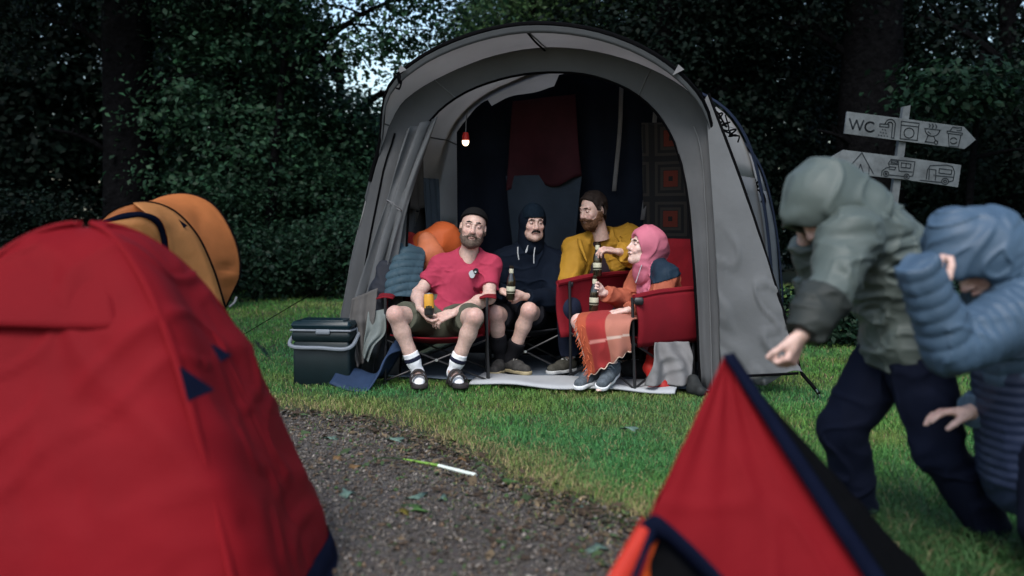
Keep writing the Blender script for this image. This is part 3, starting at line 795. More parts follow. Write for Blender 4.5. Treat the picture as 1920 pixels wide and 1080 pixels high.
# ---- things hanging or lying in the tent
def hanging(name, label, cat, p0, p1, h, m, seed, fold=.03, flare=1.1, n=26, fr=16, group=None, hem=.03, dirn=None):
    p0 = np.asarray(p0, float); p1 = np.asarray(p1, float); c = (p0 + p1) / 2; out = []
    dn = nrm(np.cross(p1 - p0, V(0, 0, 1))) if dirn is None else dirn
    for s in np.linspace(0, 1, 22):
        row = []
        for t in np.linspace(0, 1, n * 2):
            x = (t - .5) * (1 + (flare - 1) * s) + .5
            q = lerp(p0, p1, x) - V(0, 0, h * s * (1 + hem * math.sin(t * 9 + seed)))
            q = q + dn * (fold * (.35 + .65 * s) * math.sin(t * fr + seed + 1.5 * math.sin(s * 2.5 + t * 3)) + .02 * math.sin(s * 3))
            row.append(q)
        out.append(row)
    o = sheet(name, out, m, None, org=c, thick=.006)
    return tag(o, label, cat, group)
M_maroon = mat('maroon_quilt', (.030, .006, .010), .85, .25, 5, bump=.4, bscale=10)
hanging('hanging_blanket', 'dark maroon blanket hanging on the inner wall at the back of the tent', 'blanket', at(962, 190, 7.98), at(1078, 176, 7.82), .66, M_maroon, 2, .035, 1.22, fr=9, hem=.05)
hanging('hanging_sheet', 'faded blue grey sheet hanging below the maroon blanket', 'sheet', at(948, 330, 8.0), at(1092, 326, 7.84), .62, mat('blue_sheet', (.022, .032, .046), .9, .2, 4), 4, .025, .8, fr=10)
hanging('hanging_coat', 'brown grey coat hanging inside the left wall of the tent', 'coat', TL(-1.13, .35, 1.78), TL(-1.10, .62, 1.80), .62, mat('brown_coat', (.05, .046, .042), .9, .2, 6), 1, .03, 1.5, fr=13)
hanging('hanging_trousers', 'blue grey trousers hanging inside the left wall of the tent', 'trousers', TL(-1.12, .75, 1.42), TL(-1.08, .98, 1.42), .80, mat('grey_trousers', (.045, .060, .078), .9, .2, 6), 6, .02, 1.1, fr=20)
# patterned rug hung on the right inside wall
def rug():
    m, n, L, b = newmat('patterned_rug')
    b.inputs['Roughness'].default_value = .95
    tc = N(n, 'ShaderNodeTexCoord')
    sep = N(n, 'ShaderNodeSeparateXYZ'); L.new(tc.outputs['Object'], sep.inputs[0])
    def mth(op, a, b_=None):
        x = N(n, 'ShaderNodeMath', operation=op)
        for i, q in enumerate((a, b_)):
            if q is None: continue
            if isinstance(q, (int, float)): x.inputs[i].default_value = q
            else: L.new(q, x.inputs[i])
        return x.outputs[0]
    X = sep.outputs['Y']; Z = sep.outputs['Z']          # the rug hangs in its local Y-Z plane
    cell = .30
    zz = mth('ABSOLUTE', mth('SUBTRACT', mth('MODULO', mth('ADD', mth('DIVIDE', Z, cell), 10.5), 1.0), .5))
    xx = mth('ABSOLUTE', mth('SUBTRACT', mth('MODULO', mth('ADD', mth('DIVIDE', X, cell), 10.5), 1.0), .5))
    d = mth('MAXIMUM', zz, xx)
    band = mth('GREATER_THAN', mth('MODULO', mth('MULTIPLY', d, 14.0), 2.0), 1.0)
    core = mth('LESS_THAN', d, .20); eye = mth('LESS_THAN', d, .06)
    m1 = N(n, 'ShaderNodeMix', data_type='RGBA'); m1.inputs['A'].default_value = (.008, .008, .010, 1); m1.inputs['B'].default_value = (.030, .026, .023, 1); L.new(band, m1.inputs['Factor'])
    m2 = N(n, 'ShaderNodeMix', data_type='RGBA'); m2.inputs['B'].default_value = (.11, .018, .010, 1); L.new(core, m2.inputs['Factor']); L.new(m1.outputs['Result'], m2.inputs['A'])
    m3 = N(n, 'ShaderNodeMix', data_type='RGBA'); m3.inputs['B'].default_value = (.01, .008, .008, 1); L.new(eye, m3.inputs['Factor']); L.new(m2.outputs['Result'], m3.inputs['A'])
    L.new(m3.outputs['Result'], b.inputs['Base Color'])
    return m
ro = at(1258, 335, 7.62)
P = []
for z in np.linspace(-.62, .42, 16):
    P.append([[-.05 * (z + .1) + .028 * math.sin(y * 13 + z * 2), y, z] for y in np.linspace(-.22, .22, 24)])
o = sheet('patterned_rug', np.array(P), rug(), None, org=(0, 0, 0), thick=.008)
o.location = tuple(ro); o.rotation_euler = (0, 0, R(66))
tag(o, 'dark woven rug with orange squares hanging inside the tent at right', 'rug')
# the lit lantern
lp = at(873, 262, 7.3)
lan = thing('lantern', 'small lit bulb lantern with red cap hanging from the tent roof', 'lantern', lp)
MB().lathe([(.004, .055), (.018, .052), (.024, .03), (.026, .0), (.0255, -.004)], lp).mesh('cap', mat('red_plastic', (.45, .02, .015), .4, .05, 20), lan)
m, n, L, b = newmat('lit_bulb'); b.inputs['Base Color'].default_value = (.9, .85, .75, 1)
b.inputs['Emission Color'].default_value = (1, .72, .45, 1); b.inputs['Emission Strength'].default_value = 1.6
MB().lathe([(.0245, -.005), (.0255, -.016), (.021, -.032), (.011, -.042), (.002, -.044)], lp).mesh('bulb', m, lan)
MB().tube([lp + V(0, 0, .05), lp + V(.004, 0, .13), lp + V(.012, .0, .20)], .004, 5).mesh('cord', M_strap, lan)
pl = bpy.data.lights.new('lantern_light', 'POINT'); pl.energy = .08; pl.shadow_soft_size = .03; pl.color = (1, .8, .6)
po = bpy.data.objects.new('lantern_light', pl); COL.objects.link(po); po.parent = lan; po.location = (0, -.03, -.07)
# white mat along the sill, navy mat spilling out on the left
P = []
for a_ in np.linspace(0, 1, 9):
    row = []
    for t in np.linspace(0, 1, 60):
        u = lerp(-.42, .93, t); q = TL(u, lerp(-.24, .16, a_) + .02 * math.sin(t * 11) * (1 - a_), 0)
        q[2] = .022 + .012 * math.sin(t * 7 + a_ * 2) ** 2 + (.012 if 0 < a_ < 1 else 0)
        row.append(q)
    P.append(row)
tag(sheet('floor_mat', P, M_white, None, org=TL(.2, 0, 0), thick=.012), 'long white mat lying along the front sill of the tent', 'mat')
C = catmull([at(772, 640, 6.75), at(735, 652, 6.62), at(716, 690, 6.52), at(690, 722, 6.46), at(652, 712, 6.52), at(628, 702, 6.55)], 26)
C[:, 2] = np.maximum(C[:, 2], .02)
P = np.stack([C + V(.06, .26, .0) * s + V(0, 0, .05 * math.sin(s * 3)) for s in np.linspace(-.35, 1, 10)], 0)
P[..., 2] = np.maximum(P[..., 2], .014)
tag(sheet('navy_mat', P, mat('navy_mat', (.018, .035, .075), .7, .2, 6, bump=.2, bscale=30), None, org=(-.95, 6.5, 0), thick=.012), 'navy blue foam mat curling out of the tent beside the cool box', 'mat')
# ------------------------------------------------------------------ camp things
M_red = mat('red_tent_cloth', (.165, .0048, .0085), .75, .14, 1.6, bump=.3, bscale=7, bdist=.02, trans=.12, weave=300, spec=.1)
M_redch = mat('red_chair_cloth', (.155, .005, .011), .8, .12, 8, weave=500, bump=.2, bscale=20)
M_navyt = mat('navy_tent_cloth', (.0030, .0045, .0130), .85, .2, 8, weave=300, spec=.03)
M_orange = mat('orange_tent_cloth', (.58, .19, .055), .6, .08, 2.0, bump=.3, bscale=7, bdist=.02, trans=.25, spec=.3)
M_orangel = mat('pale_orange_tent_cloth', (.64, .27, .085), .6, .10, 3.0, bump=.45, bscale=8, bdist=.02, trans=.3, spec=.3)
M_frame = mat('black_tube', (.010, .010, .012), .45, .1, 30, metal=.0, spec=.5)
# ---- red dome tent in the left foreground
def dome():
    c = V(-1.20, 2.86, 0); hx, hy, H = .645, .54, 1.085
    t = thing('dome_tent', 'big red dome tent filling the left foreground', 'tent', c)
    na, nz = 220, 90
    th = np.linspace(0, 2 * math.pi, na + 1)
    ph = np.linspace(0, 1, nz)
    q = 5.0
    rs = 1.0 / (np.abs(np.cos(th)) ** q + np.abs(np.sin(th)) ** q) ** (1 / q)
    def surf(off=0.0, th=th, ph=ph, wr=True):
        rs = 1.0 / (np.abs(np.cos(th)) ** q + np.abs(np.sin(th)) ** q) ** (1 / q)
        A = ph[:, None] + 0 * th[None]; Z = H * (1 - ph[:, None] ** 2.22) + 0 * th[None]
        k = (1 - A * .0)
        rr = lerp(1.0, rs, 1)[None] if np.ndim(rs) else rs
        blend = sstep(.0, .55, ph)[:, None]
        rr = 1.12 * (1 - blend) + rr * blend
        X = c[0] + hx * A * rr * np.cos(th)[None]; Y = c[1] + hy * A * rr * np.sin(th)[None]
        P = np.stack([X, Y, Z], -1)
        nn = gnormals(P)
        if (nn[len(ph)//2] * (P[len(ph)//2] - c)).sum() < 0: nn = -nn
        # cloth sags between the poles, and creases
        sag = -.030 * (np.cos(2 * th)[None] ** 2) * np.sin(ph * math.pi)[:, None]
        P = P + nn * sag[..., None]
        if wr:
            cr = folds(P[..., 0] * .7 + P[..., 2] * .8, P[..., 1], P[..., 2] * 1.3 - P[..., 0] * .5, 2.6)
            cz = creases(P[..., 0] * .55 + P[..., 1] * .3, P[..., 1] * .6, P[..., 2] * 1.9 + P[..., 0] * .45, 2.6, .12) + .7 * creases(P[..., 0] * 1.2, P[..., 1] * 1.2, P[..., 2] * 1.5 - P[..., 0], 4.0, .10)
            P = P + nn * (.015 * cz * sstep(.1, .4, ph)[:, None] * sstep(1, .85, ph)[:, None])[..., None]
            P = P + nn * (0.016 * cr * np.sin(ph * math.pi)[:, None] + .004 * folds(P[..., 0], P[..., 1], P[..., 2], 8))[..., None]
        return P + nn * off
    P = surf()
    sheet('flysheet', P[:, ::-1] if False else P, M_red, t)
    # pole sleeves along the four corners
    for k, a0 in enumerate((math.pi/4, 3*math.pi/4, 5*math.pi/4, 7*math.pi/4)):
        a_ = math.atan2(math.sin(a0), math.cos(a0))
        Q = surf(.012, np.array([a_ - .05, a_, a_ + .05]), np.linspace(.05, 1, 40), False)
        MB().tube(Q[:, 1], .011, 6).mesh('pole_sleeve', M_red, t)
    # navy skirt round the foot
    B = P[-1].copy(); B1 = B.copy(); B1[:, 2] = .003; B0 = P[-5].copy()
    o_ = (B - c); o_[:, 2] = 0; o_ /= np.linalg.norm(o_, axis=1)[:, None]
    sheet('skirt', np.stack([B0 + o_ * .006, (B0 + B) / 2 + o_ * .012, B + o_ * .012, B1 + o_ * .014], 0), M_navyt, t)
    # vent hood on the front
    thv = np.linspace(-2.45, -1.05, 26); phv = np.linspace(.26, .52, 14)
    Q = surf(.0, thv, phv, False); nn = gnormals(Q)
    if (nn[7, 13] * (Q[7, 13] - c)).sum() < 0: nn = -nn
    lift = (.004 + .036 * np.linspace(0, 1, 14)[:, None] ** 1.6 * np.sin(np.linspace(.0, math.pi, 26))[None] ** 1.3)
    Q = Q + nn * lift[..., None]
    sheet('vent_hood', Q, M_red, t)
    # navy guy tabs
    for (u, v, Y, s) in ((358, 728, 2.42, .05), (480, 663, 2.98, .035), (406, 672, 2.62, .03)):
        p = at(u, v, Y); n_ = nrm(p - c - V(0, 0, .35)); sd = nrm(np.cross(n_, V(0, 0, 1))); p = p + n_ * .02
        up = np.cross(sd, n_)
        MB().prism([p + up * s * 1.0 - sd * s * -.5, p - up * s * .8 - sd * s * -.55, p - up * s * .4 - sd * s * .9], n_ * .006).mesh('guy_tab', M_navyt, t)
    return t
dome()
# ---- low red ridge tent in the right foreground
def wedge():
    Pk = at(1362, 668, 2.42); c = V(.6, 2.35, 0)
    t = thing('ridge_tent', 'low red pointed tent with navy piping in the right foreground', 'tent', c)
    Lf, Rf, Rb, Lb = V(.08, 2.12, 0), V(1.03, 2.15, 0), V(1.25, 2.75, 0), V(.38, 2.95, 0)
    def face(a, b, n=60, sag=.02, curve=.03):
        P = []
        for i in range(n):
            s = i / (n - 1); l = lerp(Pk, a, s); r = lerp(Pk, b, s); row = []
            for j in range(n):
                tq = j / (n - 1); q = lerp(l, r, tq); row.append(q)
            P.append(row)
        P = np.array(P); nn = nrm(np.cross(a - Pk, b - Pk)); 
        if np.dot(nn, (a + b) / 2 - c) < 0: nn = -nn
        S_ = np.linspace(0, 1, n)[:, None]; T_ = np.linspace(0, 1, n)[None]
        d = -sag * np.sin(np.pi * T_) * S_ + .006 * folds(P[..., 0] * .6, P[..., 1], P[..., 2] * .6 + P[..., 0], 6) * S_
        d = d + .010 * creases(P[..., 0] + P[..., 2] * .4, P[..., 1], P[..., 2] * .7, 5.0, .12) * S_
        d = d + .010 * np.sin(T_ * 26) * np.exp(-S_ * 5) * S_ * 4
        return P + nn * d[..., None]
    sheet('front_wall', face(Lf, Rf, curve=0), M_red, t)
    sheet('side_wall', face(Rf, Rb), M_black, t)  # wall on the shaded side: its shade is put into near-black cloth
    sheet('back_wall', face(Rb, Lb), M_red, t)
    sheet('side_wall', face(Lb, Lf), M_red, t)
    E_ = catmull([Pk + V(0, -.006, .006), lerp(Pk, Rf, .5) + V(.0, -.02, -.005), Rf], 30)
    wd = nrm(Lf - Rf)
    sheet('seam_binding', np.stack([E_ + wd * (.014 + .030 * np.linspace(0, 1, 30)[:, None]) + V(0, -.012, 0), E_ + V(.004, -.016, .004), E_ + V(.02, .02, 0)], 0), M_navyt, t, thick=.005)
    MB().tube(catmull([Pk + V(0, 0, .0), lerp(Pk, Lf, .5) + V(.008, 0, 0), Lf], 14), .006, 6).mesh('seam', M_red, t)
    # little doorway porch on the left foot
    h = at(1226, 972, 2.10)
    pa, pb = V(.02, 1.86, 0), V(.58, 1.84, 0)
    hoop = catmull([h + V(-.03, 0, -.012), h + V(.0, -.01, .01), h + V(.035, -.02, -.012), lerp(h, pb, .5) + V(.06, 0, .05), pb], 26)
    sheet('porch_binding', np.stack([hoop, hoop + V(.02, .0, -.045), hoop + V(.0, .025, -.05)], 0), M_navyt, t, thick=.006)
    L2 = catmull([h + V(-.02, .02, 0), lerp(h, pa, .5) + V(-.05, 0, .03), V(-.12, 2.0, 0)], 26)
    L3 = catmull([h + V(0, .0, -.02), lerp(h, pa, .5) + V(.03, .0, .0), V(.12, 1.86, 0)], 26)
    sheet('porch_wall', np.stack([L2, (L2 + L3) / 2 + V(-.01, -.01, 0), L3], 0), mat('porch_red', (.50, .035, .02), .6, .1, 4, trans=.3), t)
    MB().tube(L3, .008, 6).mesh('porch_seam', M_navyt, t)
    I0 = L3 + V(.02, .02, -.01); I1 = hoop + V(.0, .05, -.05)
    sheet('porch_lining', loft(I0, lerp(I0, I1, .42), 4), mat('porch_orange', (.60, .085, .012), .6, .1, 4, trans=.35), t)
    sheet('porch_net', loft(lerp(I0, I1, .42), I1, 5), M_black, t)
wedge()
# ---- orange pop-up tent at the edge of the wood
def popup():
    c = V(-4.6, 12.2, 0)
    t = thing('popup_tent', 'bright orange pop up tent with black hoops near the trees', 'tent', c)
    fr = catmull([at(150, 585, 11.2), at(172, 450, 11.3), at(200, 402, 11.4), at(262, 379, 11.6), at(320, 392, 11.8), at(366, 436, 11.9), at(398, 500, 12.0), at(422, 576, 12.05)], 60)
    re = catmull([at(262, 540, 12.9), at(258, 450, 12.95), at(275, 385, 13.0), at(335, 363, 13.0), at(395, 380, 12.9), at(437, 440, 12.75), at(450, 510, 12.6), at(424, 573, 12.3)], 60)
    P = loft(fr, re, 16)
    nn = gnormals(P); P = P + nn * (.035 * folds(P[..., 0] * .8, P[..., 1], P[..., 2] * 2.2, 1.3) * np.sin(np.linspace(0, np.pi, 16))[:, None])[..., None]
    sheet('canopy', P, M_orange, t, thick=.006)
    sheet('back_wall', loft(re, np.array([re.mean(0) * V(1, 1, .3)] * 60), 8), M_orange, t)
    MB().tube(fr, .018, 6).mesh('hoop', M_black, t); MB().tube(re, .018, 6).mesh('hoop', M_black, t)
    cen = at(290, 585, 11.7)
    F_ = loft(fr + V(0, -.01, 0), np.array([cen] * 60), 14)
    n2 = gnormals(F_); F_ = F_ + V(-.3, -.9, 0) * (.04 * folds(F_[..., 0], F_[..., 1], F_[..., 2] * 1.5, 2.2) * np.sin(np.linspace(0, np.pi, 14))[:, None])[..., None]
    sheet('front_wall', F_, M_orange, t)
    # navy door arch and pale door panel, just proud of the front wall
    d0 = catmull([at(198, 413, 11.15), at(235, 400, 11.2), at(270, 398, 11.25), at(300, 410, 11.35), at(314, 440, 11.45), at(318, 500, 11.5), at(312, 580, 11.55)], 40)
    d1 = catmull([at(190, 421, 11.13), at(238, 410, 11.18), at(268, 407, 11.23), at(292, 418, 11.33), at(304, 442, 11.43), at(307, 500, 11.48), at(301, 580, 11.53)], 40)
    sheet('door_binding', np.stack([d0 + V(0, -.05, 0), d1 + V(0, -.05, 0)], 0), M_navyt, t, thick=.006)
    cc = at(240, 590, 11.25)
    D_ = loft(d1 + V(0, -.03, 0), np.array([cc] * 40), 12); D_ = D_ + V(0, -1, 0) * (.025 * folds(D_[..., 0], D_[..., 1], D_[..., 2], 3))[..., None]
    sheet('door', D_, M_orangel, t)
    sidef = loft(d0 + V(0, -.02, 0), fr[np.linspace(10, 59, 40).astype(int)] + V(0, -.03, 0), 8)
    sheet('front_side_panel', sidef[:, 12:], M_orangel, t)
    p = at(340, 423, 11.75)
    MB().prism([p + V(-.06, 0, .09), p + V(.07, 0, .0), p + V(-.055, 0, -.08)], (0, .01, 0)).mesh('guy_tab', M_navyt, t)
    q = at(430, 575, 12.2); MB().tube(catmull([q, q + V(.06, 0, .05), q + V(.09, 0, .12)], 8), .012, 5).mesh('pegging_loop', M_white, t)
popup()
# ---- cool box
def cooler():
    a = R(-8); c = (at(541, 706, 6.62) + at(660, 711, 6.42)) / 2; c[2] = 0; c = c + V(.02, .19, 0)
    t = thing('cool_box', 'dark green cool box with pale grey handle on the lawn beside the tent', 'cool box', c)
    M = np.array([[math.cos(a), -math.sin(a), 0], [math.sin(a), math.cos(a), 0], [0, 0, 1]])
    Mb = mat('cooler_green', (.006, .013, .015), .42, .12, 8, bump=.1, bscale=300); Mg = mat('cooler_grey', (.17, .19, .215), .5, .08, 20); Ml = mat('cooler_lid', (.006, .018, .024), .25, .12, 8)
    w2, d2 = .205, .155
    MB().box(c + V(0, 0, .155), w2 - .012, d2 - .012, .155, M, .02).mesh('body', Mb, t)
    MB().box(c + V(0, 0, .345), w2 - .004, d2 - .004, .035, M, .02).mesh('upper_body', Mb, t)
    MB().box(c + V(0, 0, .383), w2 + .002, d2 + .002, .006, M, .005).mesh('rim', Mg, t)
    lid = MB().box(c + V(0, 0, .414), w2, d2, .026, M, .024).mesh('lid', Ml, t)
    MB().box(c + M @ V(0, -.03, .4405), w2 * .7, d2 * .5, .005, M, .004).mesh('lid_top', Ml, lid)
    MB().box(c + M @ V(.02, -d2 - .004, .376), .048, .007, .016, M, .006).mesh('latch', Mg, t)
    # bail handle folded down across the front
    H_ = [V(w2 + .012, .02, .365), V(w2 + .014, -.05, .335), V(w2 + .006, -d2 + .01, .285), V(w2 - .03, -d2 - .014, .268), V(0, -d2 - .016, .272), V(-w2 + .03, -d2 - .014, .276), V(-w2 - .006, -d2 + .01, .29), V(-w2 - .014, -.05, .335), V(-w2 - .012, .02, .365)]
    C = catmull([c + M @ q for q in H_], 50)
    h = MB(); h.tube(C, .013, 8); h.mesh('handle', Mg, t)
    for s in (-1, 1): MB().box(c + M @ V(s * (w2 + .004), .02, .372), .014, .03, .022, M, .008).mesh('hinge', Mg, t)
cooler()
# ---- signpost
def signpost():
    Y = 8.6
    c = at(1676, 420, Y); c[2] = 0
    t = thing('signpost', 'weathered wooden campsite signpost with two pointed boards', 'signpost', c)
    Mw = mat('weathered_wood', (.105, .118, .125), .85, .3, 9, bump=.5, bscale=40); Mi = mat('dark_paint', (.010, .014, .018), .7, .1, 30)
    top = at(1701, 197, Y); lo_ = at(1672, 420, Y); dirp = (lo_ - top); base = top + dirp * (top[2] / (top[2] - lo_[2]))
    sd = V(.033, 0, 0)
    MB().prism([base - sd, base + sd, top + sd * .9, top - sd * .9 + V(0, 0, -.012)], (0, .06, 0)).mesh('post', Mw, t, smooth=False)
    Zp = lambda x, y, dy=0: at(1560 + x / 4.91, 180 + y / 4.91, Y + dy)
    b1 = [(140, 142), (640, 205), (1215, 282), (1325, 402), (1220, 487), (700, 420), (115, 345)]
    b2 = [(105, 495), (640, 560), (1190, 635), (1160, 840), (640, 765), (120, 712), (40, 660), (-12, 565)]
    B1 = MB().prism([Zp(*q, -.03) for q in b1], (0, .028, 0)).mesh('board', Mw, t, smooth=False); B1['label'] = 'upper board pointing right with WC and service symbols'
    B2 = MB().prism([Zp(*q, -.03) for q in b2], (0, .028, 0)).mesh('board', Mw, t, smooth=False); B2['label'] = 'lower board pointing left with tent, camper and caravan symbols'
    def strokes(name, lst, par, wd=7.0):
        m = MB(); hw = wd / 4.91 / FPX * Y / 2
        for pts in lst:
            P = [Zp(*q, -.034) for q in pts]; n = len(P); closed = np.linalg.norm(P[0] - P[-1]) < 1e-6
            for i in range(n - 1):
                a, b = P[i], P[i+1]; d = nrm(b - a); s = np.cross(d, V(0, 1, 0)) * hw; a = a - d * hw * .6; b = b + d * hw * .6
                m.prism([a - s, b - s, b + s, a + s], (0, .003, 0))
        m.mesh(name, Mi, par, smooth=False)
    def arc(cx, cy, rx, ry, a0, a1, n=16): return [(cx + rx * math.cos(R(lerp(a0, a1, i/n))), cy + ry * math.sin(R(lerp(a0, a1, i/n)))) for i in range(n + 1)]
    strokes('wc_lettering', [[(163, 208), (192, 303), (228, 222), (256, 310), (292, 226)], arc(352, 284, 46, 44, -42, -318, 18)], B1, 14)
    dots = [[(x, y), (x + 5, y + 5)] for x, y in ((465, 305), (488, 310), (447, 330), (471, 335), (496, 340), (428, 357), (453, 362), (480, 365), (507, 368))]
    strokes('shower_symbol', [[(442, 255), (525, 262), (522, 288), (440, 280), (442, 255)], [(488, 255)] + arc(538, 262, 46, 48, 190, 355) + [(570, 388)], [(508, 258)] + arc(535, 266, 24, 26, 200, 350) + [(548, 384)], [(548, 384), (570, 388)]] + dots, B1, 8)
    strokes('washing_machine_symbol', [[(640, 232), (803, 250), (785, 408), (628, 392), (640, 232)], [(636, 266), (799, 284)], arc(710, 340, 46, 46, 0, 360, 22)], B1)
    strokes('barbecue_symbol', [[(852, 298), (1000, 314)], arc(926, 306, 68, 64, 8, 178), [(885, 362), (860, 425)], [(938, 372), (955, 410)], [(858, 418), (945, 432)], arc(958, 427, 16, 16, 0, 360), [(895, 256), (905, 272), (895, 290)], [(925, 258), (935, 275), (926, 294)], [(955, 262), (965, 280), (957, 298)], [(885, 328), (910, 350)]], B1)
    strokes('waste_bin_symbol', [[(1072, 348), (1078, 460), (1163, 470), (1188, 360)], [(1062, 322), (1202, 342), (1198, 360), (1060, 342), (1062, 322)], arc(1120, 412, 30, 28, 20, 160), arc(1120, 412, 30, 28, 200, 340), [(1085, 322), (1115, 285), (1150, 295), (1195, 290), (1190, 320), (1150, 318)]], B1)
    strokes('tent_symbol', [[(126, 692), (276, 522), (382, 716)], [(172, 640), (180, 705), (232, 708), (264, 628), (292, 716), (340, 718), (342, 650)]], B2)
    strokes('camper_symbol', [[(455, 735), (462, 690), (500, 660), (530, 655), (520, 620), (545, 582), (765, 605), (745, 735), (715, 740)], [(530, 625), (612, 630), (612, 600)], [(548, 595), (605, 600), (600, 618), (545, 612), (548, 595)], [(640, 615), (728, 625), (722, 665), (636, 655), (640, 615)], [(684, 620), (680, 660)], arc(498, 716, 24, 24, 0, 360), arc(498, 716, 9, 9, 0, 360, 8), arc(688, 742, 24, 24, 0, 360), arc(688, 742, 9, 9, 0, 360, 8), [(525, 725), (662, 740)], [(535, 650), (590, 657), (575, 680), (525, 672)], [(612, 632), (618, 690), (740, 700)]], B2)
    strokes('caravan_symbol', [[(812, 775), (1010, 795)], [(868, 765), (880, 680), (905, 640), (1060, 635), (1110, 650), (1130, 700), (1115, 780), (1075, 790)], [(892, 768), (898, 672), (958, 680), (952, 776)], [(990, 668), (1105, 682), (1098, 722), (985, 708), (990, 668)], [(955, 732), (1118, 748)], arc(1042, 785, 32, 28, 0, 360), arc(1042, 785, 14, 12, 0, 360, 8), [(940, 725), (940, 735)]], B2)
signpost()
print('camp', time.time() - T0)
# ------------------------------------------------------------------ people
M_skin = mat('skin', (.50, .335, .280), .5, .16, 55, spec=.4, bump=.15, bscale=120, attr=True, sss=.12, bdist=.002)
M_skinf = mat('skin_fair', (.60, .43, .375), .5, .12, 55, spec=.4, bump=.12, bscale=120, attr=True, sss=.12, bdist=.002)
M_eye = mat('eye', (.55, .53, .50), .2, .02, 5, attr=True)
def hairmat(name, c): return mat(name, c, .75, .4, 90, bump=.8, bscale=160, bdist=.004)
M_hairb = hairmat('hair_brown', (.030, .018, .012)); M_beardr = hairmat('beard_auburn', (.085, .040, .020)); M_hairk = hairmat('hair_black', (.010, .008, .008)); M_beardg = hairmat('beard_grizzled', (.105, .075, .060))

def bbox(pts, m):
    P = np.array(pts); return P.min(0) - m, P.max(0) + m
def torso(Vv, J, off=0.0, b=1.0, k=.05):
    f = J['front']; sd = nrm(J['shB'] - J['shA'])
    Vv.cap(J['hiA'], J['hiB'], (.098 + off) * b, None, k, f, .98)
    Vv.cap(J['pel'] + f * .01, lerp(J['pel'], J['che'], .6), (.138 + off) * b, (.142 + off) * b, k, f, .78)
    Vv.cap(J['che'] - sd * .055, J['che'] + sd * .055, (.112 + off) * b, None, k)
    Vv.cap(lerp(J['che'], J['nek'], .2), J['nek'], (.125 + off) * b, (.062 + off * .6) * b, k, f, .8)
    for s in 'AB':
        Vv.cap(lerp(J['nek'], J['sh' + s], .35), J['sh' + s], (.056 + off * .8) * b, (.058 + off) * b, k)
def arm(Vv, J, s, off=0.0, b=1.0, part='ul', k=.035):
    sh, el, wr = J['sh' + s], J['el' + s], J['wr' + s]
    if 'u' in part: Vv.chain([sh, lerp(sh, el, .4), el], [(.055 + off) * b, (.050 + off) * b, (.040 + off) * b], k)
    if 'l' in part: Vv.chain([el, lerp(el, wr, .3), wr], [(.040 + off) * b, (.042 + off) * b, (.026 + off) * b], k)
def leg(Vv, J, s, off=0.0, b=1.0, part='tc', k=.04, te=1.0):
    hi, kn, an = J['hi' + s], J['kn' + s], J['an' + s]
    if 't' in part: Vv.chain([hi, lerp(hi, kn, .5 * te), lerp(hi, kn, te)], [(.092 + off) * b, (.080 + off) * b, (lerp(.080, .055, max(0, 2 * te - 1)) + off) * b], .02)
    if 'k' in part or 'c' in part:
        bk = nrm(J['front'] * -1)
        Vv.ell(kn + J['front'] * .008, np.array([.050, .050, .052]) * b + off, None, .015)
        Vv.chain([kn, lerp(kn, an, .30) + bk * .014, lerp(kn, an, .62) + bk * .006, an], [(.051 + off) * b, (.053 + off) * b, (.042 + off) * b, (.033 + off) * b], .02)
def hand(Vv, w, d, n, right, curl=(50, 50, 50, 50), thumb=35, sc=1.0, spread=3.0, curl2=1.1):
    """w wrist, d towards the knuckles, n the way the palm faces"""
    d = nrm(d); n = nrm(n - d * np.dot(n, d)); s = np.cross(d, n) * (1 if right else -1)   # towards the thumb
    K = w + d * .088 * sc
    for q in (-1, -.33, .33, 1): Vv.cap(w + s * .013 * q * sc + d * .008, K + s * .030 * q * sc, .0145 * sc, .0115 * sc, .012, n, .9)
    Vv.ell(w + d * .045 * sc + s * .022 * sc + n * .010 * sc, np.array([.02, .02, .024]) * sc, None, .015)
    for i, (q, L) in enumerate(zip((1, .33, -.33, -1), (.072, .081, .075, .059))):
        p = K + s * .029 * q * sc; a = 0.0; r = (.0092 - .0006 * (i == 3)) * sc
        sp = q * R(spread)
        for j, fr in enumerate((.45, .30, .25)):
            a += R(curl[i]) * (1.0 if j == 0 else curl2 if j == 1 else .8) * .75
            dd = nrm((d * math.cos(a) + n * math.sin(a)) + s * math.sin(sp) * math.cos(a))
            e = p + dd * L * fr * sc; Vv.cap(p, e, r, r * .92, .006); p = e; r *= .92
    b0 = w + d * .022 * sc + s * .026 * sc + n * .006 * sc
    t1 = nrm(d * math.cos(R(thumb)) + s * math.sin(R(thumb)) + n * .35); e1 = b0 + t1 * .042 * sc
    t2 = nrm(d * .9 + s * math.sin(R(thumb)) * .35 + n * .55); e2 = e1 + t2 * .032 * sc; e3 = e2 + nrm(d * .8 + n * .6 - s * .15) * .026 * sc
    Vv.cap(b0, e1, .0145 * sc, .0115 * sc, .012); Vv.cap(e1, e2, .0112 * sc, .0102 * sc, .006); Vv.cap(e2, e3, .0100 * sc, .0088 * sc, .006)

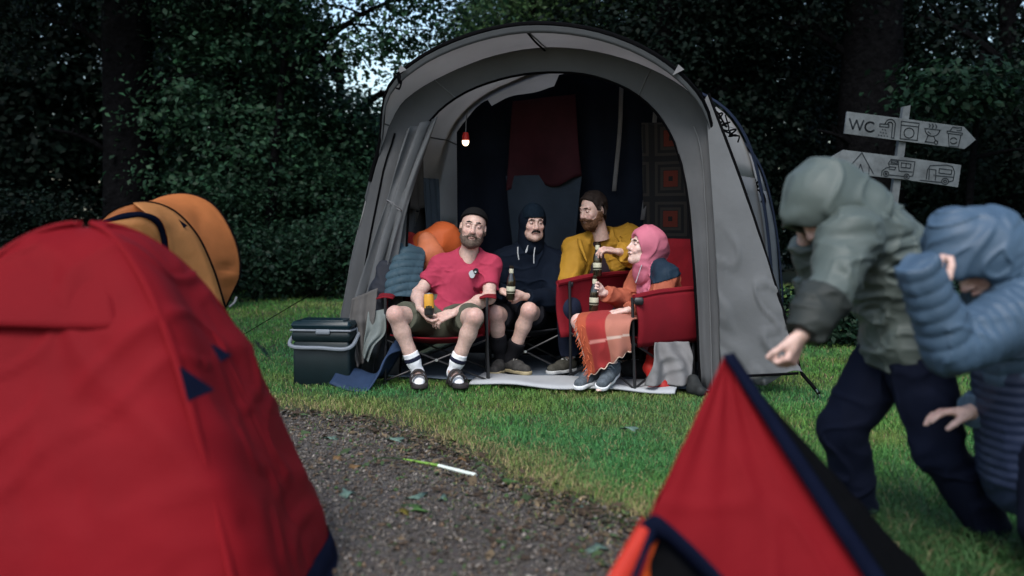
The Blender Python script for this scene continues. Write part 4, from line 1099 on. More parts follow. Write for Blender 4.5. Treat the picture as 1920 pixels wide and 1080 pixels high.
def head_frame(face, up):
    ey = -nrm(face); ez = nrm(np.asarray(up, float) - ey * np.dot(up, ey)); ex = np.cross(ey, ez)
    return np.stack([ex, ey, ez], 1)
def head_sdf(h=.003, fem=False, mouth=.0, smile=.0, jaw=1.0, hw=1.0):
    H = Vol((-.125, -.145, -.235), (.125, .135, .135), h)
    H.ell((0, .018, .032), (.077 * hw, .094, .088), None, .02)
    H.ell((0, -.030, -.030), (.063 * hw, .062, .088), None, .03)
    H.cap((-.030 * jaw, -.040, -.088), (.030 * jaw, -.040, -.088), .030, None, .03)
    H.cap((-.050 * jaw, .0, -.068), (0, -.062, -.103), .022, .020, .025); H.cap((.050 * jaw, .0, -.068), (0, -.062, -.103), .022, .020, .025)
    H.ell((0, -.072, -.103), (.020, .018, .016), None, .015)
    for s in (-1, 1):
        H.ell((s * .042, -.062, -.026), (.022, .018, .018), None, .02)
        H.cap((s * .012, -.088, .025), (s * .045, -.074, .024), .010, .009, .012)
        H.ell((s * .031, -.094, .006), (.018, .015, .012), None, .010, 's')
        H.ell((s * .031, -.076, .005), (.0145, .0145, .0125), None, .004)
        H.ell((s * .079 * hw, .012, -.010), (.009, .021, .032), None, .008); H.ell((s * .088 * hw, .004, -.008), (.006, .011, .018), None, .006, 's')
        H.cap((s * .010, -.098, -.036), (s * .013, -.092, -.038), .0085, None, .008)
        if smile: H.ell((s * .034, -.074, -.045), (.016, .014, .013), None, .014)
    H.cap((0, -.086, .016), (0, -.108, -.030), .0085, .0125, .012); H.ell((0, -.110, -.032), (.012, .011, .010), None, .008)
    H.cap((-.019, -.085, -.064 + smile * .006), (0, -.096, -.062), .0065, .0075, .006); H.cap((.019, -.085, -.064 + smile * .006), (0, -.096, -.062), .0065, .0075, .006)
    H.cap((-.015, -.084, -.075), (.015, -.084, -.075), .0065, None, .006)
    H.cap((-.020, -.093, -.068 + smile * .005), (.020, -.093, -.068 + smile * .005), .0022 + mouth * .5, None, .003, 's')
    if mouth: H.ell((0, -.094, -.070), (.016, .010, mouth), None, .004, 's')
    H.cap((0, .022, -.060), (0, .040, -.225), .054 if not fem else .046, .058 if not fem else .049, .03)
    return H
def region(H, fn, off, amp=.002, sc=120, thick=None):
    """a layer of hair lying on the head where fn(x,y,z) < 0"""
    Q = Vol.__new__(Vol); Q.lo, Q.h, Q.n, Q.ax = H.lo, H.h, H.n, H.ax
    X, Y, Z = np.meshgrid(*H.ax, indexing='ij')
    D = H.D - off
    D = np.maximum(D, fn(X, Y, Z).astype(np.float32)); Q.D = D.astype(np.float32)
    Q.bumps(amp, sc, .02)
    return Q
def endcut(Q, e, ax_, rad):
    rad = rad + .028
    ax_ = nrm(ax_); sl, (X, Y, Z) = Q.sub(e - rad * 1.1, e + rad * 1.1)
    d = (X - e[0]) * ax_[0] + (Y - e[1]) * ax_[1] + (Z - e[2]) * ax_[2]
    near = np.sqrt((X - e[0]) ** 2 + (Y - e[1]) ** 2 + (Z - e[2]) ** 2) - rad
    Q.D[sl] = np.maximum(Q.D[sl], np.minimum(d, -near))
class Person:
    def __init__(s, label, org, cat='person'):
        s.hs = 1.0; s.t = thing('person', label, cat, org); s.v = []; s.f = []; s.c = []; s.n = 0
    def addbody(s, v, q, c=None):
        s.v.append(v); s.f.append(q + s.n); s.n += len(v)
        s.c.append(np.ones((len(v), 3)) if c is None else c)
    def finish(s, m):
        return mk('body', np.concatenate(s.v), np.concatenate(s.f), m, s.t, col=np.concatenate(s.c))
    def vol(s, name, Vv, m, smooth=1, parent=None, col=None):
        v, q = Vv.mesh(0, smooth)
        if len(v) == 0: print('EMPTY', name); return None
        return mk(name, v, q, m, parent or s.t, col=None if col is None else col(v))
    def head(s, c, face, up, beard=None, hair=None, brow=None, must=None, gaze=(0, 0), lid=.0, braise=0.0, **kw):
        M = head_frame(face, up); s.hM, s.hc = M, np.asarray(c, float)
        H = head_sdf(**kw); s.H = H
        v, q = H.mesh(0, 1)
        col = np.ones((len(v), 3))
        lip = np.exp(-((v[:, 0] / .020) ** 2 + ((v[:, 2] + .069) / .009) ** 2)) * (v[:, 1] < -.078)
        col *= 1 - lip[:, None] * V(.08, .26, .22)
        ck = np.exp(-(((np.abs(v[:, 0]) - .042) / .020) ** 2 + ((v[:, 2] + .035) / .020) ** 2)) * (v[:, 1] < -.03)
        col *= 1 - ck[:, None] * V(0, .14, .12)
        nz = np.exp(-((v[:, 0] / .014) ** 2 + ((v[:, 2] + .034) / .016) ** 2)) * (v[:, 1] < -.095)
        col *= 1 - nz[:, None] * V(0, .14, .12)
        es = np.exp(-(((np.abs(v[:, 0]) - .031) / .017) ** 2 + ((v[:, 2] - .004) / .012) ** 2)) * (v[:, 1] < -.06)
        col *= 1 - es[:, None] * V(.12, .2, .16)
        s.addbody(s.w(v), q, col)
        for sx in (-1, 1):
            e = Vol((sx * .031 - .02, -.10, -.02), (sx * .031 + .02, -.055, .03), .0016)
            e.ell((sx * .031, -.0775, .0045), (.0125, .0145, .0062 * (1 - lid) + .001), None, 0)
            vv, qq = e.mesh(0, 0)
            cc = np.ones((len(vv), 3)); r = np.hypot(vv[:, 0] - sx * .031 - gaze[0] * .006, vv[:, 2] - .0045 - gaze[1] * .004)
            cc[r < .0058] = V(.06, .045, .04)
            mk('eye', s.w(vv), qq, M_eye, s.t, col=cc)
        if brow is not None:
            for sx in (-1, 1):
                e = Vol((sx * .032 - .04, -.12, .0), (sx * .032 + .04, -.05, .06), .002)
                z = braise
                e.cap((sx * .014, -.094, .0255 + z), (sx * .034, -.090, .0290 + z * 1.5), .0042, .0042, .004); e.cap((sx * .034, -.090, .0290 + z * 1.5), (sx * .050, -.077, .0225 + z), .0042, .0024, .004)
                e.bumps(.0012, 160, .01); vv, qq = e.mesh(0, 0); mk('eyebrow', s.w(vv), qq, brow, s.t)
        if beard is not None:
            bm, off, lo = beard
            def fn(X, Y, Z):
                zt = np.interp(Y, [-.10, -.085, -.062, -.035, -.006], [-.050, -.054, -.062, -.050, -.012])
                lips = -(np.hypot(X / .024, (Z + .069) / .0115) - 1) * .012
                return np.maximum.reduce([Z - zt, Y - .006, lips, -.165 - Z + lo, np.minimum(Y + .034, -.082 - Z)])
            s.local('beard', region(s.H, fn, off, .0006 + off * .18, 110), bm)
        if must is not None:
            e = Vol((-.05, -.13, -.09), (.05, -.06, -.03), .002)
            for sx in (-1, 1): e.cap((sx * .004, -.104, -.052), (sx * .022, -.094, -.056), .0075, .0065, .006); e.cap((sx * .022, -.094, -.056), (sx * .031, -.084, -.066), .0065, .0035, .006)
            e.bumps(.0016, 150, .01); s.local('moustache', e, must)
        if hair is not None:
            hm, fn, off = hair
            s.local('hair', region(s.H, fn, off, .005, 45), hm)
    def w(s, v): return s.hc + (np.asarray(v) * s.hs) @ s.hM.T
    def local(s, name, Vv, m, smooth=1):
        v, q = Vv.mesh(0, smooth)
        if len(v) == 0: print('EMPTY', name); return None
        return mk(name, s.w(v), q, m, s.t)
def joints(d, front, hipw=.088):
    J = dict(d); J['front'] = nrm(front)
    sd = nrm(J['shB'] - J['shA']); sd = sd - J['front'] * np.dot(sd, J['front']); sd[2] *= .4; sd = nrm(sd)
    J.setdefault('hiA', J['pel'] - sd * hipw + J['front'] * .01); J.setdefault('hiB', J['pel'] + sd * hipw + J['front'] * .01)
    J['sd'] = sd
    return J
def allpts(J, keys): return [J[k] for k in keys]
def core(P, J, h=.005, b=1.0, armsB='ul', legs='tc', hands=()):
    ks = ['pel', 'che', 'nek', 'shA', 'shB', 'elA', 'elB', 'wrA', 'wrB', 'hiA', 'hiB', 'knA', 'knB', 'anA', 'anB', 'toA', 'toB']
    lo, hi = bbox(allpts(J, ks), .17); B = Vol(lo, hi, h)
    torso(B, J, -.004, b)
    B.cap(J['nek'] - nrm(J['nek'] - J['che']) * .02, J['nek'] + (P.hc - J['nek']) * .45, .056 * b, .05 * b, .04)
    for s in 'AB':
        arm(B, J, s, 0, b); leg(B, J, s, 0, b)
        B.chain([J['an' + s], lerp(J['an' + s], J['to' + s], .55) - V(0, 0, .012), J['to' + s]], [.034, .032, .022], .03)
    for (w_, d, n, right, kw) in hands: hand(B, w_, d, n, right, **kw)
    B.plane(V(0, 0, .034), (0, 0, -1))
    v, q = B.mesh(0, 1)
    col = np.ones((len(v), 3))
    for s in 'AB':
        kd = np.exp(-(np.linalg.norm(v - (J['kn' + s] + J['front'] * .045), axis=1) / .055) ** 2); col *= 1 - kd[:, None] * V(.02, .16, .15)
    for (w_, d, n, right, kw) in hands:
        kd = np.exp(-(np.linalg.norm(v - (w_ + nrm(d) * .10), axis=1) / .045) ** 2); col *= 1 - kd[:, None] * V(.0, .10, .10)
    P.addbody(v, q, col)
def shoe(P, an, to, m_up, m_sole, m_lace=None, L=.265, up=V(0, 0, 1), name='shoe', wd=1.0):
    fw = nrm(to - an); fw = nrm(fw - up * np.dot(fw, up)) if abs(np.dot(fw, up)) < .5 else nrm(fw + up * .42)
    if True:
        u2 = nrm(up - fw * np.dot(up, fw)); sd = np.cross(fw, u2)
    heel = an - u2 * .078 - fw * .045; toe = heel + fw * L
    Q = Vol(*bbox([heel, toe, an], .09), .004)
    Q.chain([heel + u2 * .045 + fw * .03, heel + fw * L * .5 + u2 * .040, toe - fw * .045 + u2 * .030], [.038 * wd, .040 * wd, .038 * wd], .03, u2, 1.0)
    Q.chain([an + u2 * .018, an - u2 * .02, heel + fw * L * .50 + u2 * .055], [.042, .042, .031], .025)
    Q.plane(heel + u2 * .014, -u2)
    Q.plane(an + u2 * .030, u2)
    s = P.vol(name, Q, m_up)
    Q = Vol(*bbox([heel, toe], .09), .004)
    Q.chain([heel + u2 * .012 + fw * .03, heel + fw * L * .45 + u2 * .012, toe - fw * .045 + u2 * .014], [.044 * wd, .040 * wd, .045 * wd], .03)
    Q.plane(heel + u2 * .026, u2); Q.plane(heel, -u2)
    P.vol('sole', Q, m_sole, parent=s)
    if m_lace is not None:
        for i in range(4):
            c = heel + fw * (L * (.36 + .085 * i)) + u2 * (.098 - .010 * i)
            MB().tube(catmull([c - sd * .026 - u2 * .012, c + u2 * .006, c + sd * .026 - u2 * .012 + fw * .014], 8), .0038, 5).mesh('lace', m_lace, s)
    return s
def clothes_mat(name, c, **k):
    d = dict(rough=.85, var=.10, scale=9, weave=600, bump=.15, bscale=40, bdist=.004, spec=.1, sheen=.0); d.update(k); return mat(name, c, **d)
def bottle(name, label, base, ax, h=.235, label_cols=((.60, .55, .40), (.02, .02, .02)), group=None):
    ax = nrm(ax); t = thing(name, label, 'bottle', base, group); s = h / .235
    MB().lathe([(.004, 0), (.028, .001), (.030, .006), (.030, .125), (.027, .145), (.017, .172), (.0135, .19), (.013, .222), (.0145, .224), (.0145, .232), (.012, .234)], base, ax, 20).mesh('glass', M_glass, t)
    MB().lathe([(.0304, .045), (.0307, .046), (.0307, .092), (.0304, .093)], base, ax, 20).mesh('label', M_lab1, t)
    MB().lathe([(.0309, .048), (.0311, .049), (.0311, .060), (.0309, .061)], base, ax, 20).mesh('label_band', M_lab2, t)
    MB().lathe([(.0150, .183), (.0152, .184), (.0146, .212), (.0143, .213)], base, ax, 16).mesh('neck_label', M_lab1, t)
    return t
M_glass = mat('dark_bottle_glass', (.012, .010, .006), .08, .1, 10, spec=.8); M_lab1 = mat('cream_label', (.45, .44, .33), .6, .15, 60); M_lab2 = mat('dark_label_print', (.03, .03, .02), .6, .1, 60)
_t = time.time()
# ======================================================== person in the pink red T-shirt
def p_tshirt():
    P = Person('seated bearded man in raspberry red T-shirt, olive shorts, striped white socks and sandals', V(-.45, 6.75, .02))
    J = joints(dict(pel=at(832, 603, 6.98), che=at(862, 525, 7.04), nek=at(878, 480, 7.04), shA=at(827, 500, 7.02), shB=at(919, 500, 7.02),
        elA=at(783, 550, 6.89), elB=at(917, 558, 6.87), wrA=at(787, 578, 6.64), wrB=at(852, 586, 6.62),
        knA=at(741, 590, 6.55), knB=at(890, 594, 6.52), anA=at(783, 697, 6.60), anB=at(850, 697, 6.60), toA=at(787, 727, 6.43), toB=at(864, 729, 6.45)), (.05, -1, .25))
    hc = at(887, 427, 6.97); P.hs = 1.08
    P.head(hc, (.06, -1, .04), (.16, .05, 1), beard=(M_beardg, .0030, .022), brow=M_hairk, must=M_beardg, lid=.8, gaze=(.2, -.8), braise=.003)
    hA = (J['wrA'], V(.45, -.25, -.6), V(.75, .1, .45), True, dict(curl=(42, 45, 50, 52), thumb=25, sc=1.12))
    hB = (J['wrB'], V(-.85, -.28, -.28), V(-.15, .45, -.75), False, dict(curl=(34, 40, 44, 48), thumb=22, sc=1.15))
    core(P, J, .0048, 1.02, hands=(hA, hB))
    P.finish(M_skin)
    tee = clothes_mat('raspberry_jersey', (.33, .036, .070))
    Q = Vol(*bbox(allpts(J, ['pel', 'che', 'nek', 'shA', 'shB', 'elA', 'elB', 'hiA', 'hiB']), .19), .0055)
    torso(Q, J, .016, 1.03, .06)
    for s in 'AB':
        e = lerp(J['sh' + s], J['el' + s], .72); Q.chain([J['sh' + s], e], [.066, .065], .04)
        ax_ = nrm(e - J['sh' + s])
    for s in 'AB':
        e = lerp(J['sh' + s], J['el' + s], .66); ax_ = nrm(J['el' + s] - J['sh' + s])
        sl, (X, Y, Z) = Q.sub(e - .12, e + .12)
        d = (X - e[0]) * ax_[0] + (Y - e[1]) * ax_[1] + (Z - e[2]) * ax_[2]
        near = np.sqrt((X - e[0]) ** 2 + (Y - e[1]) ** 2 + (Z - e[2]) ** 2) - .115
        Q.D[sl] = np.maximum(Q.D[sl], np.minimum(d, -near))
    Q.plane(J['pel'] + V(0, 0, -.02), (0, -.05, -1))
    pass
    Q.wrinkle(.0055, 9, .04, (1, 1, 1.6), 2.1); Q.crease(.006, 9, .04, (1, 1, 1.6), 1)
    Q.cap(J['nek'] + V(.002, -.034, .004), hc, .070, .064, .008, mode='s')
    P.vol('t_shirt', Q, tee)
    # chest print
    c = at(888, 512, 6.87); n_ = nrm(V(.12, -1, .25)); sx = nrm(np.cross(n_, V(0, 0, 1))) * -1; uz = np.cross(sx, n_) * -1
    def blob(nm, dx, dz, rx, rz, m, dd):
        a = np.linspace(0, 6.283, 17)[:-1]
        pts = [c + V(1, .15, 0) * (dx + rx * math.cos(q) * (1 + .15 * math.sin(3 * q))) + V(0, .25, 1) * (dz + rz * math.sin(q)) + V(0, -dd, 0) for q in a]
        MB().prism(pts, (0, .045, 0)).mesh(nm, m, P.t)
    blob('shirt_print', -.010, -.008, .022, .026, M_white, .0); blob('shirt_print', .014, .012, .017, .020, mat('print_black', (.012, .012, .014), .8, .1, 9), .004); blob('shirt_print', .012, .008, .007, .007, M_white, .007)
    # shorts
    Q = Vol(*bbox(allpts(J, ['pel', 'hiA', 'hiB', 'knA', 'knB']), .16), .0055)
    Q.cap(J['hiA'], J['hiB'], .125, None, .04); Q.cap(J['pel'], J['pel'] + V(0, .03, .10), .14, .13, .04)
    for s in 'AB': Q.chain([J['hi' + s], lerp(J['hi' + s], J['kn' + s], .80)], [.115, .094], .04)
    for s in 'AB':
        e = lerp(J['hi' + s], J['kn' + s], .76); ax_ = nrm(J['kn' + s] - J['hi' + s])
        sl, (X, Y, Z) = Q.sub(e - .17, e + .17)
        d = (X - e[0]) * ax_[0] + (Y - e[1]) * ax_[1] + (Z - e[2]) * ax_[2]
        near = np.sqrt((X - e[0]) ** 2 + (Y - e[1]) ** 2 + (Z - e[2]) ** 2) - .16
        Q.D[sl] = np.maximum(Q.D[sl], np.minimum(d, -near))
    Q.wrinkle(.006, 10, .04, (1, 1, 1), 5)
    P.vol('shorts', Q, clothes_mat('olive_cotton', (.075, .078, .058)))
    # socks and sandals
    Ms, Mst = clothes_mat('white_sock', (.74, .75, .77), bump=.3, bscale=200), clothes_mat('navy_stripe', (.012, .014, .030))
    Msan = mat('sandal_leather', (.028, .024, .024), .6, .2, 20, bump=.2)
    for s in 'AB':
        kn, an, to = J['kn' + s], J['an' + s], J['to' + s]
        Q = Vol(*bbox([lerp(kn, an, .5), an, to], .10), .004)
        ft = lerp(an, to, .55) - V(0, 0, .010)
        Q.chain([lerp(kn, an, .60), lerp(kn, an, .8), an], [.054, .045, .040], .03); Q.chain([an + V(0, .02, -.02), ft, to], [.040, .036, .028], .03)
        Q.plane(lerp(kn, an, .665), kn - an); Q.plane(V(0, 0, .050), (0, 0, -1)); Q.bumps(.0022, 45, .02)
        so_ = P.vol('sock', Q, Ms)
        Q = Vol(*bbox([lerp(kn, an, .70), lerp(kn, an, .82)], .08), .004)
        Q.chain([lerp(kn, an, .60), lerp(kn, an, .8), an], [.0565, .0475, .0425], .03); Q.plane(lerp(kn, an, .735), kn - an); Q.plane(lerp(kn, an, .805), an - kn)
        P.vol('sock_stripe', Q, Mst, parent=so_)
        fw = nrm((to - an) * V(1, 1, 0)); up = V(0, 0, 1); sd = np.cross(fw, up)
        hl = an * V(1, 1, 0) - fw * .055 + V(0, 0, .026)
        Q = Vol(*bbox([hl, hl + fw * .27], .08), .004)
        Q.chain([hl + fw * .04 + up * .012, hl + fw * .13 + up * .012, hl + fw * .215 + up * .012], [.046, .044, .054], .03); Q.plane(hl + up * .028, up); Q.plane(hl, -up)
        sa = P.vol('sandal', Q, Msan)
        for k_, (f0, hh, ww) in enumerate(((.115, .082, .030), (.185, .062, .024))):
            c_ = hl + fw * f0 + up * .02
            A = [c_ - sd * .056 + up * 0, c_ - sd * .050 + up * hh * .55, c_ - sd * .022 + up * hh, c_ + sd * .022 + up * hh, c_ + sd * .050 + up * hh * .55, c_ + sd * .056]
            A = catmull(A, 18)
            sheet('strap', np.stack([A - fw * ww * .5, A + up * .002, A + fw * ww * .5 - up * .006], 0), Msan, sa, thick=.005)
    # backwards cap
    C = Vol((-.12, -.14, -.06), (.12, .16, .16), .003)
    C.ell((0, .014, .045), (.088, .106, .088), None, .01); X, Y, Z = np.meshgrid(*C.ax, indexing='ij')
    C.D = np.maximum(C.D, (-(Z - .074 + .50 * (Y + .05))).astype(np.float32))
    C.D = np.maximum(C.D, -(np.sqrt((X / .040) ** 2 + ((Z - .048) / .022) ** 2 + ((Y + .10) / .06) ** 2) - 1).astype(np.float32) * .02)
    C.cap((0, .10, .02), (0, .15, -.005), .05, .045, .01, V(0, .3, 1), .12)
    P.local('cap', C, clothes_mat('charcoal_cap', (.006, .006, .0065)))
    # beer can in his hands
    cb = at(805, 592, 6.57); can = thing('beer_can', 'yellow and black drinks can in the hands of the man in the raspberry T-shirt', 'can', cb)
    axc = nrm(V(-.03, .05, 1)); MB().lathe([(.022, 0), (.031, .006), (.0325, .012), (.0325, .050)], cb, axc, 24).mesh('lower_print', mat('can_black', (.02, .02, .02), .3, .3, 60), can)
    MB().lathe([(.0325, .0502), (.0325, .130), (.027, .142)], cb, axc, 24).mesh('upper_print', mat('can_yellow', (.55, .27, .03), .3, .1, 30), can)
    MB().lathe([(.027, .1422), (.0275, .146), (.025, .147), (.024, .143)], cb, axc, 24).mesh('rim', M_alu, can)
    for i, (dx, dz) in enumerate(((-.014, .058), (0, .061), (.014, .058))): MB().box(cb + V(dx, -.0325, dz), .006, .003, .008).mesh('logo_mark', M_lab2, can)
p_tshirt(); print('p1', time.time() - _t)

# ======================================================== person in the navy hoodie
def p_hoodie():
    P = Person('moustached man in navy hoodie and dark beanie holding a bottle, sitting in the middle', V(.08, 7.2, .02))
    J = joints(dict(pel=at(985, 598, 7.38), che=at(987, 520, 7.40), nek=at(994, 470, 7.36), shA=at(944, 492, 7.33), shB=at(1042, 494, 7.38),
        elA=at(930, 558, 7.2), elB=at(1036, 566, 7.18), wrA=at(942, 546, 6.97), wrB=at(985, 556, 6.98),
        knA=at(928, 588, 6.97), knB=at(992, 582, 6.95), anA=at(940, 676, 7.10), anB=at(957, 676, 7.06), toA=at(928, 702, 6.95), toB=at(984, 702, 6.93)), (-.02, -1, .1))
    P.head(at(1000, 418, 7.27), (.22, -1, -.06), (.02, -.05, 1), brow=M_hairk, must=M_hairk, lid=.25, gaze=(.3, 0), mouth=.004, hw=.95)
    hA = (J['wrA'], V(.75, -.3, -.25), V(.35, .2, -.6), True, dict(curl=(55, 58, 60, 62), thumb=25))
    hB = (J['wrB'], V(-.85, -.25, -.1), V(-.2, .6, .5), False, dict(curl=(40, 45, 50, 55), thumb=25))
    core(P, J, .005, 1.0, hands=(hA, hB)); P.finish(M_skin)
    hood = clothes_mat('navy_fleece', (.003, .006, .013)); 
    Q = Vol(*bbox(allpts(J, ['pel', 'che', 'nek', 'shA', 'shB', 'elA', 'elB', 'hiA', 'hiB', 'wrA', 'wrB']), .2), .006)
    torso(Q, J, .032, 1.04, .06)
    for s in 'AB': arm(Q, J, s, .024, 1.02)
    Q.cap(J['nek'] - V(0, .0, .0), J['nek'] + V(0, -.005, .02), .088, .080, .05)
    for s, w_ in (('A', J['wrA']), ('B', J['wrB'])):
        endcut(Q, lerp(J['el' + s], w_, .93), w_ - J['el' + s], .085)
    Q.plane(J['pel'] + V(0, 0, -.06), (0, -.3, -1)); Q.wrinkle(.006, 8, .04, (1, 1, 1.4), 7); Q.crease(.008, 8, .04, (1, 1, 1.4), 1)
    P.vol('hoodie', Q, hood)
    for (u0, v0, u1, v1) in ((971, 463, 973, 487), (1003, 464, 1001, 494)):
        MB().tube(catmull([at(u0, v0, 7.19), at((u0+u1)/2 - 1, (v0+v1)/2, 7.17), at(u1, v1, 7.165)], 10), .0042, 5).mesh('drawstring', M_white, P.t)
    MB().tube(catmull([at(990, 460, 7.2), at(988, 467, 7.18), at(986, 474, 7.17)], 8), [.003, .003, .004, .005, .007, .008, .007, .004], 6).mesh('zip_pull', M_white, P.t)
    # beanie under a raised hood
    C = Vol((-.15, -.16, -.26), (.15, .18, .17), .004)
    C.ell((0, .030, .030), (.092, .100, .092), None, .01); C.cap((0, .035, .01), (0, .05, -.10), .094, .092, .03); C.cap((0, .05, -.11), (0, .05, -.17), .088, .095, .03)
    C.ell((0, -.135, -.045), (.064, .120, .098), None, .02, 's'); C.bumps(.003, 22, .02)
    P.local('hood', C, hood)
    C = Vol((-.12, -.14, -.05), (.12, .16, .17), .003); C.ell((0, .010, .048), (.087, .104, .097), None, .01)
    X, Y, Z = np.meshgrid(*C.ax, indexing='ij'); C.D = np.maximum(C.D, (-(Z - .038 + .15 * (Y + .05))).astype(np.float32)); C.bumps(.0015, 90, .01)
    P.local('beanie', C, clothes_mat('teal_navy_knit', (.003, .008, .015), bump=.6, bscale=140))
    Q = Vol(*bbox(allpts(J, ['pel', 'hiA', 'hiB', 'knA', 'knB']), .16), .006)
    Q.cap(J['hiA'], J['hiB'], .125, None, .04)
    for s in 'AB': Q.chain([J['hi' + s], lerp(J['hi' + s], J['kn' + s], .82)], [.115, .090], .04)
    for s in 'AB': Q.plane(lerp(J['hi' + s], J['kn' + s], .84), J['front'] * V(1, 1, 0))
    Q.wrinkle(.006, 10, .04, seed=3); P.vol('shorts', Q, clothes_mat('black_cotton', (.010, .010, .013)))
    Mk = clothes_mat('black_sock', (.008, .008, .010)); Mu = mat('walking_shoe', (.040, .038, .036), .8, .35, 40, bump=.3); Mso = mat('tan_sole', (.30, .25, .15), .7, .2, 20)
    for s in 'AB':
        kn, an, to = J['kn' + s], J['an' + s], J['to' + s]
        Q = Vol(*bbox([lerp(kn, an, .45), an], .09), .005); Q.chain([lerp(kn, an, .40), lerp(kn, an, .65), an, an - V(0, 0, .05)], [.062, .053, .043, .042], .03); Q.plane(lerp(kn, an, .46 if s == 'A' else .62), kn - an)
        P.vol('sock', Q, Mk); shoe(P, an, to, Mu, Mso, mat('lace_grey', (.25, .24, .22), .8) if s == 'B' else None)
    bb = at(957, 562, 6.90); bottle('beer_bottle', 'dark bottle with pale label held by the man in the navy hoodie', bb, V(.035, -.03, 1), group='bottles in hands')
p_hoodie(); print('p2', time.time() - _t)
# ======================================================== person in the yellow jacket
def p_yellow():
    P = Person('bearded man in mustard yellow jacket leaning towards the woman, bottle in hand', V(.62, 7.3, .02))
    J = joints(dict(pel=at(1128, 612, 7.46), che=at(1126, 512, 7.44), nek=at(1126, 448, 7.40), shA=at(1080, 470, 7.36), shB=at(1174, 452, 7.46),
        elA=at(1064, 530, 7.25), elB=at(1202, 484, 7.06), wrA=at(1085, 600, 7.22), wrB=at(1160, 472, 6.92),
        knA=at(1066, 578, 7.0), knB=at(1175, 590, 7.0), anA=at(1068, 676, 7.13), anB=at(1165, 680, 7.13), toA=at(1032, 702, 7.0), toB=at(1150, 702, 7.0)), (-.15, -1, .05))
    def hairf(X, Y, Z):
        zh = np.interp(Y, [-.11, -.065, -.040, -.018, .028, .065], [.105, .090, .058, -.004, -.050, -.085])
        ear = -(np.hypot((Y - .012) / .026, (Z + .010) / .036) - 1) * .02
        return np.maximum(zh - Z, np.where(np.abs(X) > .045, ear, -1.0))
    P.head(at(1111, 393, 7.28), (-.78, -.62, -.22), (-.14, -.10, 1), brow=M_hairb, beard=(M_beardr, .011, -.02), must=M_beardr, hair=(hairmat('hair_dark_brown', (.016, .010, .008)), hairf, .016), lid=.35, gaze=(-.2, -.3), smile=1.0)
    hA = (J['wrA'], V(.3, -.5, -.6), V(.5, .4, 0), True, dict())
    hB = (J['wrB'], V(-.92, -.15, .18), V(-.1, .25, -1), False, dict(curl=(38, 42, 46, 50), thumb=10, sc=1.1, spread=7))
    core(P, J, .005, 1.0, hands=(hA, hB)); P.finish(M_skin)
    jk = clothes_mat('mustard_shell', (.33, .175, .022), rough=.65, bump=.2)
    Q = Vol(*bbox(allpts(J, ['pel', 'che', 'nek', 'shA', 'shB', 'elA', 'elB', 'hiA', 'hiB', 'wrA', 'wrB']), .2), .0055)
    torso(Q, J, .036, 1.03, .06)
    for s in 'AB': arm(Q, J, s, .030, 1.03)
    Q.cap(lerp(J['shB'], J['nek'], .2) + V(0, 0, .03), J['shB'] + V(.02, 0, .05), .06, .075, .04)       # bunched shoulder
    endcut(Q, lerp(J['elB'], J['wrB'], .90), J['wrB'] - J['elB'], .09)
    # open front and neck
    Q.chain([J['nek'] + V(-.005, -.16, .05), J['che'] + V(.0, -.19, .03), J['pel'] + V(.02, -.22, .08)], [.070, .072, .06], .02, None, 1.0) if False else None
    Q.ell(J['nek'] + V(-.005, -.05, .055), (.072, .085, .075), None, .01, 's')
    f = nrm(V(-.10, -1, 0))
    Q.cap(J['nek'] + V(-.005, 0, 0) + f * .15, J['che'] + f * .19 + V(.01, 0, -.02), .080, .105, .01, mode='s')
    Q.cap(J['che'] + f * .19 + V(.01, 0, -.02), J['pel'] + f * .22 + V(.02, 0, .02), .105, .09, .01, mode='s')
    Q.wrinkle(.0065, 9, .05, (1, 1, 1.3), 11); Q.crease(.010, 9, .05, (1, 1, 1.3), 2); P.vol('jacket', Q, jk)
    # navy collar lining and jumper underneath
    nv = clothes_mat('navy_lining', (.010, .014, .026))
    Q = Vol(*bbox(allpts(J, ['pel', 'che', 'nek', 'shA', 'shB']), .16), .0055); torso(Q, J, .012, 1.0, .05); Q.ell(J['nek'] + V(-.005, -.02, .075), (.066, .075, .06), None, .01, 's'); Q.wrinkle(.004, 10, .03)
    P.vol('jumper', Q, clothes_mat('dark_stripe_jumper', (.022, .014, .020)))
    Q = Vol(*bbox([J['nek']], .22), .005); n0 = J['nek'] + V(.022, .03, .02)
    Q.ell(n0, (.125, .10, .075), None, 0); Q.ell(n0 + V(-.030, -.055, .045), (.080, .095, .095), None, .01, 's'); Q.bumps(.006, 20, .02); P.vol('hood_roll', Q, nv)
    for pts, off in (((at(1090, 450, 7.27), at(1096, 470, 7.21), at(1102, 492, 7.19)), V(-.034, .01, .012)), ((at(1156, 445, 7.31), at(1166, 464, 7.24), at(1165, 486, 7.22)), V(.036, .02, .01))):
        C = catmull(list(pts), 14); tp = np.sin(np.linspace(.25, 1, 14) * math.pi)[:, None] * .7 + .3
        sheet('lapel', np.stack([C, C + off * .5 * tp + V(0, -.010, 0), C + off * tp], 0), jk, P.t, thick=.007)
    tr = clothes_mat('navy_trousers', (.012, .016, .032))
    Q = Vol(*bbox(allpts(J, ['pel', 'hiA', 'hiB', 'knA', 'knB', 'anA', 'anB']), .15), .006); Q.cap(J['hiA'], J['hiB'], .12, None, .04)
    for s in 'AB': leg(Q, J, s, .020, 1.0); Q.cap(J['kn' + s], lerp(J['kn' + s], J['an' + s], .85), .078, .062, .03)
    for s in 'AB': endcut(Q, lerp(J['kn' + s], J['an' + s], .86), J['an' + s] - J['kn' + s], .12)
    Q.wrinkle(.006, 9, .04, seed=4); P.vol('trousers', Q, tr)
